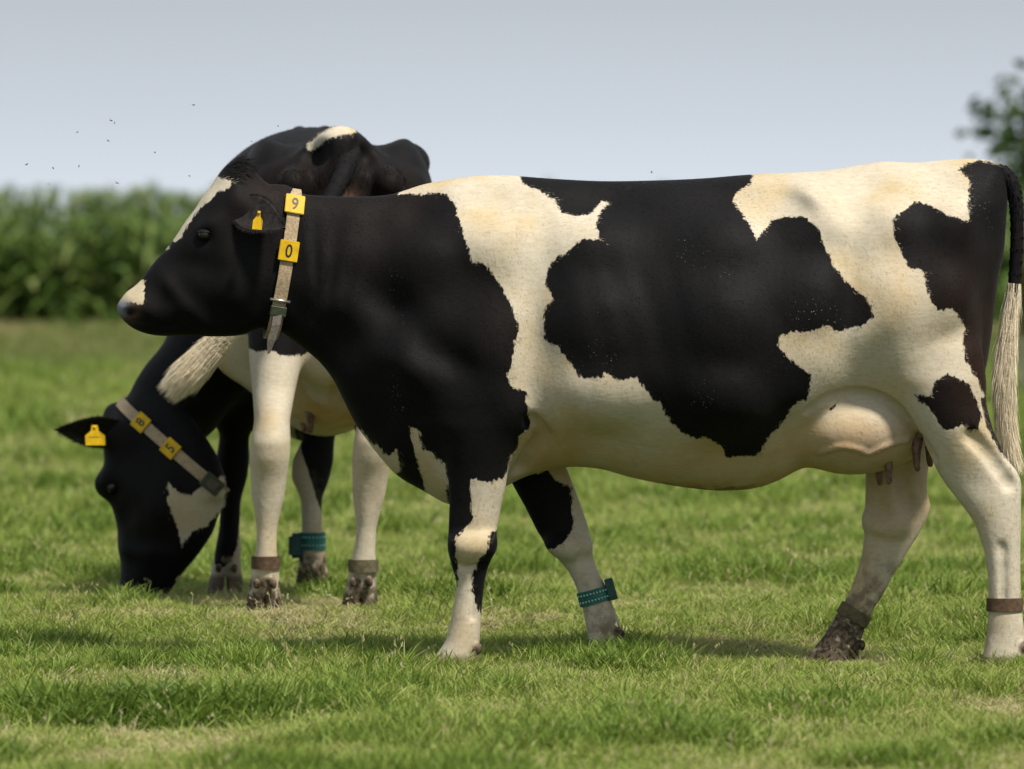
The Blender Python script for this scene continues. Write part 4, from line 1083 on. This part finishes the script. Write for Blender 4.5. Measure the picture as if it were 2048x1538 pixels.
# metal buckle bar, keeper and hanging strap end
V, F = tube([bp + bn * .006 - bu * .030 + bt * .01, bp + bn * .008 + bu * .030 + bt * .01], .0045, 8); kids.append(obj('buckle', mesh_from('buckle', V, F), M_metal))
kids.append(obj('keeper', plate_mesh(bp + bn * .007 - bt * .022, bu, bt, bn, .048, .03, .012), M_olive))
e0 = bp + bn * .012 - bt * .035; sg = [e0, e0 + np.array([-.004, -.012, -.03]), e0 + np.array([-.018, -.014, -.075]), e0 + np.array([-.026, -.010, -.115])]
V, F = [], []
for i_, p_ in enumerate(sg):
    w_ = .013 if i_ < 3 else .004
    V += [p_ + np.array([-w_, .0, 0]), p_ + np.array([w_, 0, .004]), p_ + np.array([w_, .003, .004]), p_ + np.array([-w_, .003, 0])]
    if i_: b_ = i_ * 4 - 4; F += [(b_ + k, b_ + (k + 1) % 4, b_ + 4 + (k + 1) % 4, b_ + 4 + k) for k in range(4)]
F += [(3, 2, 1, 0), tuple(range(len(V) - 4, len(V)))]
kids.append(obj('strap_end', mesh_from('strap_end', V, F, False), M_webdark))
parent_keep(col1, kids)

def ear_tag(name, c, u, v, nrm, s, label, prints=()):
    """yellow flag tag: narrow neck above a broad panel"""
    out = [(-.006, .042), (.006, .042), (.008, .02), (.020, .002), (.020, -.035), (-.020, -.035), (-.020, .002), (-.008, .02)]
    c, u, v, nrm = (np.array(q, float) for q in (c, u, v, nrm)); V, F = [], []
    for th in (0, .0022):
        V += [c + u * a * s[0] + v * b * s[1] + nrm * (th + .25 * a * a / .02) for a, b in out]
    n = len(out); F = [tuple(range(n, 2 * n)), tuple(range(n - 1, -1, -1))] + [(i, (i + 1) % n, n + (i + 1) % n, n + i) for i in range(n)]
    root = obj(name, mesh_from(name, V, F, False), M_yellow); tag(root, label, 'ear tag')
    V, F = uvsphere(c + v * .034 * s[1] + nrm * .004, .005, 10, 6); st = obj('stud', mesh_from('stud', V, F), M_yellow, root)
    for (a, b, w, h) in prints:
        obj('printed_line', plate_mesh(c + u * a * s[0] + v * b * s[1] + nrm * .0048, u, v, nrm, w * s[0], h * s[1], .0006), M_digit, root)
    return root
ear_tag('ear_tag', px(516, 442, -.195), unit((1, 0, -.08)), unit((.12, 0, 1)), (0, -1, 0), (.72, .72), 'narrow yellow ear tag on the cow wearing collar 9 0', [(0, -.012, .004, .012)])

def leg_band(field, c, e2, tilt, width, mat, label, name='leg_band', thick=.004, off=.002):
    """band round a shank; tilt = direction along the leg"""
    c = np.array(c, float); axv = unit(tilt); e1 = unit(np.cross(axv, (0, 1, 0))); e2 = unit(np.cross(axv, e1))
    pts, D, a, rad = ring(field, c, e1, e2, 48, off, .14, 4)
    V, F = strip_loop(pts, D, np.tile(axv, (len(pts), 1)), width, thick)
    root = empty(name, tuple(c)); tag(root, label, 'leg band'); kid = obj('strap', mesh_from('strap', V, F, False), mat)
    return root, [kid], pts, D, axv, e1, e2
r_, k_, *_ = leg_band(field1, px(2010, 1209, -.155), 0, (0, 0, 1), .040, M_bandbr, 'brown strap round the straight hind leg of the near cow'); parent_keep(r_, k_)
r_, k_, *_ = leg_band(field1, px(1706, 1228, .142), 0, (.50, 0, .85), .038, M_bandol, 'dark olive strap above the muddy hind hoof of the near cow'); parent_keep(r_, k_)
r_, k_, pts_, D_, ax2, e1_, e2_ = leg_band(field1, px(1189, 1192, .132), 0, (-.27, 0, .96), .044, M_teal, 'teal studded band round the lifted foreleg of the near cow')
for i in range(48):
    if D_[i][1] > -.1: continue
    if i % 2: continue
    for w in (-.010, .010):
        p = pts_[i] + D_[i] * .0045 + ax2 * w; V, F = uvsphere(p, .0032, 8, 5); k_.append(obj('stud', mesh_from('stud', V, F), M_dot))
q_ = px(1219, 1178, .13); k_.append(obj('transponder', plate_mesh(q_ + np.array([.004, 0, 0]), unit((.96, 0, .27)), unit((-.27, 0, .96)), (0, -1, 0), .026, .066, .05), M_greenplastic))
parent_keep(r_, k_)

# ================= the grazing cow behind
S2, TH = 1.05, math.radians(-85)
P0 = px(680, 1205, 2.0); P0[2] = float(gz(P0[0], P0[1])); L0 = np.array([1.40, 0, 0])
RZ = np.array([[math.cos(TH), -math.sin(TH), 0], [math.sin(TH), math.cos(TH), 0], [0, 0, 1]])
def L2W(p): return P0 + S2 * (np.asarray(p, float) - L0) @ RZ.T
def W2L(p): return ((np.asarray(p, float) - P0) @ RZ) / S2 + L0
class WorldField:
    def __init__(self, f): self.f = f
    def at(self, p): return self.f.at(W2L(p)) * S2
# head: the same head, pitched down to the turf and turned a little away
HP = px(500, 420); PW = px(288, 872, 3.2); SH = 1.20
ga, ph = math.radians(46), math.radians(-40)
Ry = np.array([[math.cos(ga), 0, -math.sin(ga)], [0, 1, 0], [math.sin(ga), 0, math.cos(ga)]])
Rp = np.array([[math.cos(ph), -math.sin(ph), 0], [math.sin(ph), math.cos(ph), 0], [0, 0, 1]])
RH = Rp @ Ry
def H2W(p): return PW + SH * (np.asarray(p, float) - HP) @ RH.T
# field -> head coordinates: h = RH^T (W - PW)/SH + HP,  W = P0 + S2 RZ (L - L0)
A_ = RH.T @ RZ * (S2 / SH); b_ = RH.T @ (P0 - S2 * RZ @ L0 - PW) / SH + HP
MH = np.eye(4); MH[:3, :3] = A_; MH[:3, 3] = b_

HIND = [(0, -.03, .075, .060), (.04, -.025, .066, .054), (.09, -.005, .052, .046), (.14, .01, .048, .042), (.19, .018, .038, .033), (.26, .022, .036, .031), (.31, .024, .042, .040), (.36, .028, .048, .051), (.42, .035, .058, .056), (.48, .045, .074, .063), (.535, .045, .086, .062), (.60, .025, .082, .055), (.70, -.03, .09, .068), (.80, -.07, .11, .085), (.92, -.10, .13, .10), (1.05, -.10, .12, .075)]
FORE = [(-.045, -.035, .072, .062), (0, -.03, .07, .060), (.04, -.022, .062, .054), (.09, -.005, .05, .046), (.14, .006, .046, .042), (.20, .01, .037, .034), (.30, .01, .037, .034), (.37, .0, .048, .052), (.43, -.002, .052, .056), (.52, .005, .052, .048), (.62, .02, .07, .060), (.74, .035, .10, .08), (.90, .03, .10, .075)]
def posed(tab, x, ctrl):
    c = np.array(ctrl, float)
    return [(z, x + dx + float(np.interp(z, c[:, 0], c[:, 2])), float(np.interp(z, c[:, 0], c[:, 1])), rx, ry) for z, dx, rx, ry in tab]
def make_grazer():
    pollL = W2L(PW); hw = W2L(H2W([px(300, 600), px(240, 620)]))
    lo = np.minimum((-.72, -.47, -.012), np.min(np.r_[hw, [pollL]], 0) - .2); hi = (1.58, .47, 1.62)
    lo[2] = -.055
    f = Field(lo, hi, .0085)
    f.relief(body_rel, .02)
    base = np.array([-.17, 0, 1.10])
    f.chain([(*base, .25), (*(base * .55 + pollL * .45 + np.array([0, 0, .05])), .185), (*(base * .2 + pollL * .8), .135), (*pollL, .105)], .08)
    f.chain([(-.30, 0, .82, .15), (*(np.array([-.36, 0, .85]) * .55 + pollL * .45 - np.array([0, 0, .05])), .12)], .1)
    lo_h = np.min(W2L(H2W([px(200, 700), px(200, 300), px(620, 300), px(620, 700)])), 0) - .2; hi_h = np.max(W2L(H2W([px(200, 700), px(200, 300), px(620, 300), px(620, 700)])), 0) + .2
    f.relief_at(head_rel, MH, lo_h, hi_h, .04)
    for s in (-1, 1): f.ball(W2L(H2W(px(398, 448) + np.array([0, s * .072, 0]))), (.044, .044, .044), .05)     # brow
    f.ball((.50, -.05, 1.10), (.62, .38, .43), .08)                                # full paunch on the left
    for s in (-1, 1):
        f.ball((-.10, s * .045, 1.49), (.15, .040, .06), .05)                        # shoulder blade tips above the lowered neck
        f.ball((.90, s * .235 if s > 0 else -.19, 1.41 if s > 0 else 1.37), (.10, .085, .07), .06); f.ball((1.13, s * .19, 1.20), (.27, .135, .30), .06)
    f.ball(px(1728, 855), (.20, .19, .15), .02); f.ball(px(1690, 865), (.13, .17, .12), .05)
    f.limb(posed(HIND, 1.44, [(0, -.240, 0), (.5, -.225, 0), (1.05, -.175, -.03)]), .04)
    f.limb(posed(HIND, 1.36, [(0, .065, 0), (.5, .10, .02), (1.05, .16, .03)]), .04)
    f.limb(posed([(z, dx, rx, ry * (1 + .35 * ss(.5, .7, z))) for z, dx, rx, ry in FORE], -.12, [(0, -.29, 0), (.9, -.24, 0)]), .04)
    f.limb(posed([(z, dx, rx, ry * (1 + .30 * np.exp(-((z - .40) / .06) ** 2))) for z, dx, rx, ry in FORE], -.05, [(0, .0, 0), (.4, -.01, 0), (.9, .13, -.03)]), .04)
    for (x, y) in ((1.48, -.240), (1.40, .065), (-.08, -.29), (-.01, .0)):
        for s in (-1, 1): f.ball((x + .022, y + s * .026, .092 if x > .5 else .07), (.013, .012, .018), .010)
    # the cleft behind the toes
    for (x, y) in ((1.44, -.240), (1.36, .065), (-.12, -.29), (-.05, .0)): f.ball((x - .02, y, -.005), (.16, .007, .055), .004, True)
    # hollow either side of the tail head, cleft below it
    for s in (-1, 1):
        f.ball((1.47, s * .085, 1.43), (.09, .045, .05), .035, True)
        f.ball((1.44, s * .15, 1.335), (.07, .05, .055), .03)                       # pin bone
        f.ball((1.12, s * .13, 1.53), (.20, .07, .055), .05, True)                    # hollow between hook and pin
    f.ball((1.515, 0, 1.28), (.03, .02, .12), .03, True)
    V, Q = f.mesh(2)
    X, Y, Z = V.T; Wd = L2W(V); D = DIST + Wd[:, 1]; U, Wv = 1024 + Wd[:, 0] * FPX / D, HZ - (Wd[:, 2] - CAMH) * FPX / D
    nz = (fbm(V, 9, 3) - .5) * .10
    sd = np.full(len(V), .3)
    hd = np.sum((Wd - H2W(px(420, 540))) ** 2, 1) < .47 ** 2
    mx = np.maximum.reduce
    legL = (Y < -.03) & (X > 1.22)
    sd = np.minimum(sd, mx([Z - .80 + nz * .6 + .25 * np.clip(Y + .2, 0, 1), Y + .03, 1.20 - X]))
    sd = np.minimum(sd, mx([Z - .87 + nz + .12 * np.clip(X - .9, -1, 1) + .25 * np.clip(Y, 0, .3), .33 - X + nz, .40 - Z, np.where(hd, .3, -.3)]))
    sd = np.minimum(sd, mx([Z - .52 + nz, -Y + .0, 1.18 - X]))
    fl = (X < .25) & (Y < -.13) & ~hd; sd = np.where(fl, np.minimum(sd, Z - .21 + nz * .5 - .9 * np.clip(Y + .26, -.05, .05)), sd)
    fr = (X < .25) & (Y > -.13) & (Z < .7) & ~hd; sd = np.where(fr, np.minimum(sd, Z - .37 + nz * .7 + 3.4 * np.clip(Y + .012, -.055, .06)), sd)
    dec = poly_sd(U, Wv, [(611, 302), (616, 288), (640, 268), (676, 248), (700, 250), (716, 262), (702, 268), (664, 274), (628, 300)]) * (22 / FPX)
    sd = np.where((Z > 1.3) & (X > .3), np.minimum(sd, -dec), sd)
    dec = poly_sd(U, Wv, [(336, 962), (352, 985), (378, 990), (405, 972), (450, 950), (450, 1010), (415, 1052), (385, 1062), (364, 1094), (354, 1050), (336, 1010)]) * (22 / FPX)
    sd = np.where(hd, np.minimum(sd, -dec), sd)
    foot = (1 - ss(.03, .13, Z)) * ~hd
    A = dict(sd=sd, nose_sheen=np.exp(-np.sum((Wd - H2W(px(242, 622))) ** 2, 1) / .06 ** 2), skin=.8 * np.exp(-((X - 1.48) ** 2 + Y ** 2 + (Z - 1.27) ** 2) / .04 ** 2),
             nostril=np.zeros(len(V)), hoof=.9 * (1 - ss(.035, .05, Z)) * ~hd, mud=np.clip(foot * .8 + .14 * (Z < .4) * ~hd, 0, 1) * np.where((X < .1) & (Y < -.13), .28, 1.0) + .5 * np.exp(-((Z - .095) / .016) ** 2) * (np.minimum(np.abs(X - 1.51), np.minimum(np.abs(X - 1.43), np.minimum(np.abs(X + .05), np.abs(X - .02)))) < .03), stain=np.clip(np.exp(-((X - 1.15) ** 2 + (Y - .1) ** 2 + (Z - .72) ** 2) / .3 ** 2) * 1.1, 0, 1) * ~legL,
             rust=.25 * np.exp(-((X - 1.45) ** 2 + (Z - 1.3) ** 2) / .12 ** 2), flake=np.zeros(len(V)))
    for (x, y) in ((1.48, -.240), (1.40, .065), (-.08, -.29), (-.01, .0)):
        for s in (-1, 1): A['hoof'] = np.maximum(A['hoof'], 1 - ss(.016, .024, np.linalg.norm(V - np.array([x + .024, y + s * .026, .092 if x > .5 else .07]), axis=1)))
    back = RZ @ np.array([1.0, 0, 0])
    def comb(P):
        t = np.tile(back * .85 + np.array([0, 0, -.45]), (len(P), 1)); t[P[:, 2] < P0[2] + .55] = (0, .1, -1); return t
    def length(P):
        Lp = W2L(P); l = np.full(len(P), .013)
        l += .02 * np.exp(-((Lp[:, 0] - 1.45) ** 2 + (Lp[:, 2] - 1.36) ** 2) / .06 ** 2)
        return l
    return f, coat_mesh('body', Wd, Q, A, comb, length, 160000, 5)
field2, body2 = make_grazer(); wf2 = WorldField(field2)
cow2 = empty('cow', tuple(P0)); tag(cow2, 'black cow grazing behind, its rump turned and the collar numbered 8 5', 'cow')
kids2 = [obj('body', body2, M_coat)]
for s in (-1, 1):
    V, F = uvsphere(H2W(px(411, 470) + np.array([0, s * .090, 0])), .021); kids2.append(obj('eye', mesh_from('eye', V, F), M_eye))
    for me_ in lids(H2W(px(411, 470) + np.array([0, s * .090, 0])), .0235, s, RH): kids2.append(obj('eyelid', me_, M_lid))
eb = H2W(px(486, 400) + np.array([0, -.06, 0])); kids2.append(obj('ear', ear_mesh(eb, (-.92, -.30, .10), (.1, -.8, -.45), .245, .135, 3), M_earskin))
eb2 = H2W(px(486, 400) + np.array([0, .07, 0])); kids2.append(obj('ear', ear_mesh(eb2, (.1, .9, .3), (-.8, .2, .2), .22, .13, 4), M_earskin))
tl = make_tail(None, [px(704, 290, 2.06), px(697, 318, 1.95), px(676, 368, 1.85), px(620, 470, 1.74), px(545, 580, 1.72), px(470, 655, 1.74), px(428, 694, 1.76), px(385, 740, 1.78), px(346, 778, 1.80)],
               [.030, .036, .029, .022, .020, .026, .040, .048, .022], .62, .014, .060, 12000, 21)
kids2.append(tl)
for (lx, ly, l) in ((1.16, -.08, .05), (1.16, .09, .05), (1.02, -.09, .05), (1.02, .08, .05)):
    p = L2W((lx, ly, .60)); V, F = tube([p + (0, 0, .05), p, p - (0, 0, l * .6), p - (0, 0, l)], [.024, .015, .013, .009], 10); kids2.append(obj('teat', mesh_from('teat', V, F), M_teat))
parent_keep(cow2, kids2)
# collar 8 5
def to_depth(x, y, f, y0=2.2, y1=3.9):                  # first skin met along the sight line, to seat things on the neck
    for Y in np.arange(y0, y1, .01):
        if f.at(px(x, y, Y)[None])[0] < 0: return px(x, y, Y)
    return px(x, y, 3.1)
a_, b2_ = to_depth(285, 848, wf2), to_depth(405, 945, wf2)
ctr = PW + np.array([.04, .02, .03])
topc, botc = px(262, 822, ctr[1]), px(436, 966, ctr[1])
col2, kids, pts, N_, T_, ax_, (bp, bn, bt, bu) = make_collar(wf2, topc, botc, (0, -1, 0), .5, '85 ', (.135, .255, .43),
    'tan webbing collar with yellow 8 and 5 plates on the grazing head', .345, .1, width=.040)
kids.append(obj('buckle_box', plate_mesh(bp + bn * .013, bu, bt, bn, .054, .072, .024), M_olive))
kids.append(obj('buckle', plate_mesh(bp + bn * .026, bu, bt, bn, .034, .04, .004), M_webdark))
parent_keep(col2, kids)
# ear tag
tc_ = eb + unit((-.92, -.30, .10)) * .10 + np.array([.01, -.035, -.015])
ear_tag('ear_tag', tc_, unit((.95, .1, .0)), unit((-.05, 0, 1)), unit((.08, -1, 0)), (1.7, .9), 'broad yellow printed ear tag on the grazing cow', [(-.002, -.004, .024, .003), (0, -.014, .028, .004), (-.002, -.024, .024, .003)])
# leg bands of the grazing cow
def band2(lz, x, y, w, mat, label, tilt=(0, 0, 1)):
    return leg_band(wf2, L2W((x, y, lz)), 0, tilt, w, mat, label)
r_, k_, *_ = band2(.157, 1.455, -.235, .042, M_bandbr, 'brown strap above the muddy hind hoof of the grazing cow, nearest its head'); parent_keep(r_, k_)
r_, k_, *_ = band2(.142, 1.375, .075, .042, M_bandol, 'olive strap on the grazing cow\'s hind leg beside the teal transponder'); parent_keep(r_, k_)
r_, k_, pts_, D_, ax2, *_ = band2(.16, -.042, .0, .062, M_teal, 'teal band with a dark transponder box on the grazing cow\'s foreleg')
for i in range(0, 48, 2):
    if D_[i][1] > -.2: continue
    for w in (-.014, .014):
        V, F = uvsphere(pts_[i] + D_[i] * .0045 + ax2 * w, .003, 8, 5); k_.append(obj('stud', mesh_from('stud', V, F), M_dot))
c_ = L2W((-.042, .0, .155)) + np.array([-.060, -.02, -.01]); k_.append(obj('transponder', plate_mesh(c_, (1, 0, 0), (0, 0, 1), (0, -1, 0), .052, .088, .06, .012), M_greenplastic))
parent_keep(r_, k_)

# ================= the brown cow beyond the right edge: the same build seen from its other side
M_brown = coat_mat('brown_coat', (.62, .54, .42), (.17, .075, .03), (.22, .10, .04))
M_browntail = simple_mat('brown_tail', (.17, .08, .035), .6, .3, 50)
cow3 = empty('cow', (5.70, 35.0, float(gz(5.70, 35.0)))); cow3.rotation_euler = (0, 0, math.pi)
tag(cow3, 'reddish brown and white cow standing far behind the near cow\'s tail', 'cow')
def copy_part(o, parent):
    c = o.copy(); COL.objects.link(c); c.parent = parent; c.matrix_parent_inverse = Matrix()
    if c.data.materials:
        c.material_slots[0].link = 'OBJECT'
        c.material_slots[0].material = M_brown if o.name.split('.')[0] == 'body' else (M_browntail if o.name.split('.')[0] in ('tail', 'tail_hair', 'tail_switch', 'ear') else o.data.materials[0])
    for ch in o.children: copy_part(ch, c)
for ch in [c for c in cow.children]: copy_part(ch, cow3)

# ================= flies
M_fly = simple_mat('fly_body', (.02, .02, .022), .4, .3, 200)
M_wing, _nt, _b = mat_new('fly_wing'); _b.inputs['Base Color'].default_value = (.25, .25, .26, 1); _b.inputs['Alpha'].default_value = .45
V, F = uvsphere((0, 0, 0), 1, 10, 8); V = np.array(V) * (.0048, .0022, .0022)
fb = mesh_from('fly_body', V, F)
V, F = uvsphere((-.0052, 0, 0), .0018, 8, 6); fh = mesh_from('fly_head', V, F)
fw = {}
for s in (-1, 1):
    V = [(0, s * .001, .0018), (.003, s * .0055, .0035), (.0075, s * .0065, .004), (.0085, s * .004, .0035), (.004, s * .001, .0022)]
    fw[s] = mesh_from('fly_wing', V, [(0, 1, 2, 3, 4)], False)
FL = [(222, 241, 1.0), (229, 246, .8), (155, 264, .8), (216, 281, 1.0), (310, 305, 1.0), (158, 332, .8), (106, 336, .9), (53, 329, 1.1), (234, 366, 1.0), (387, 210, .9), (379, 352, .8), (98, 368, .7), (244, 556, .8), (556, 252, .9), (503, 283, .7), (1303, 344, .8)]
for i, (x, y, s) in enumerate(FL):
    Y = float(rng.uniform(-.5, .9))
    o = empty('fly', tuple(px(x, y, Y))); s *= .8; o.scale = (s, s, s); o.rotation_euler = (rng.normal(0, .4), rng.normal(0, .4), rng.uniform(0, 6.28))
    tag(o, 'small dark fly hovering in the air round the cows', 'fly', 'flies in the air round the cows')
    obj('abdomen', fb, M_fly, o); obj('head', fh, M_fly, o)
    for q in (-1, 1): obj('wing', fw[q], M_wing, o)
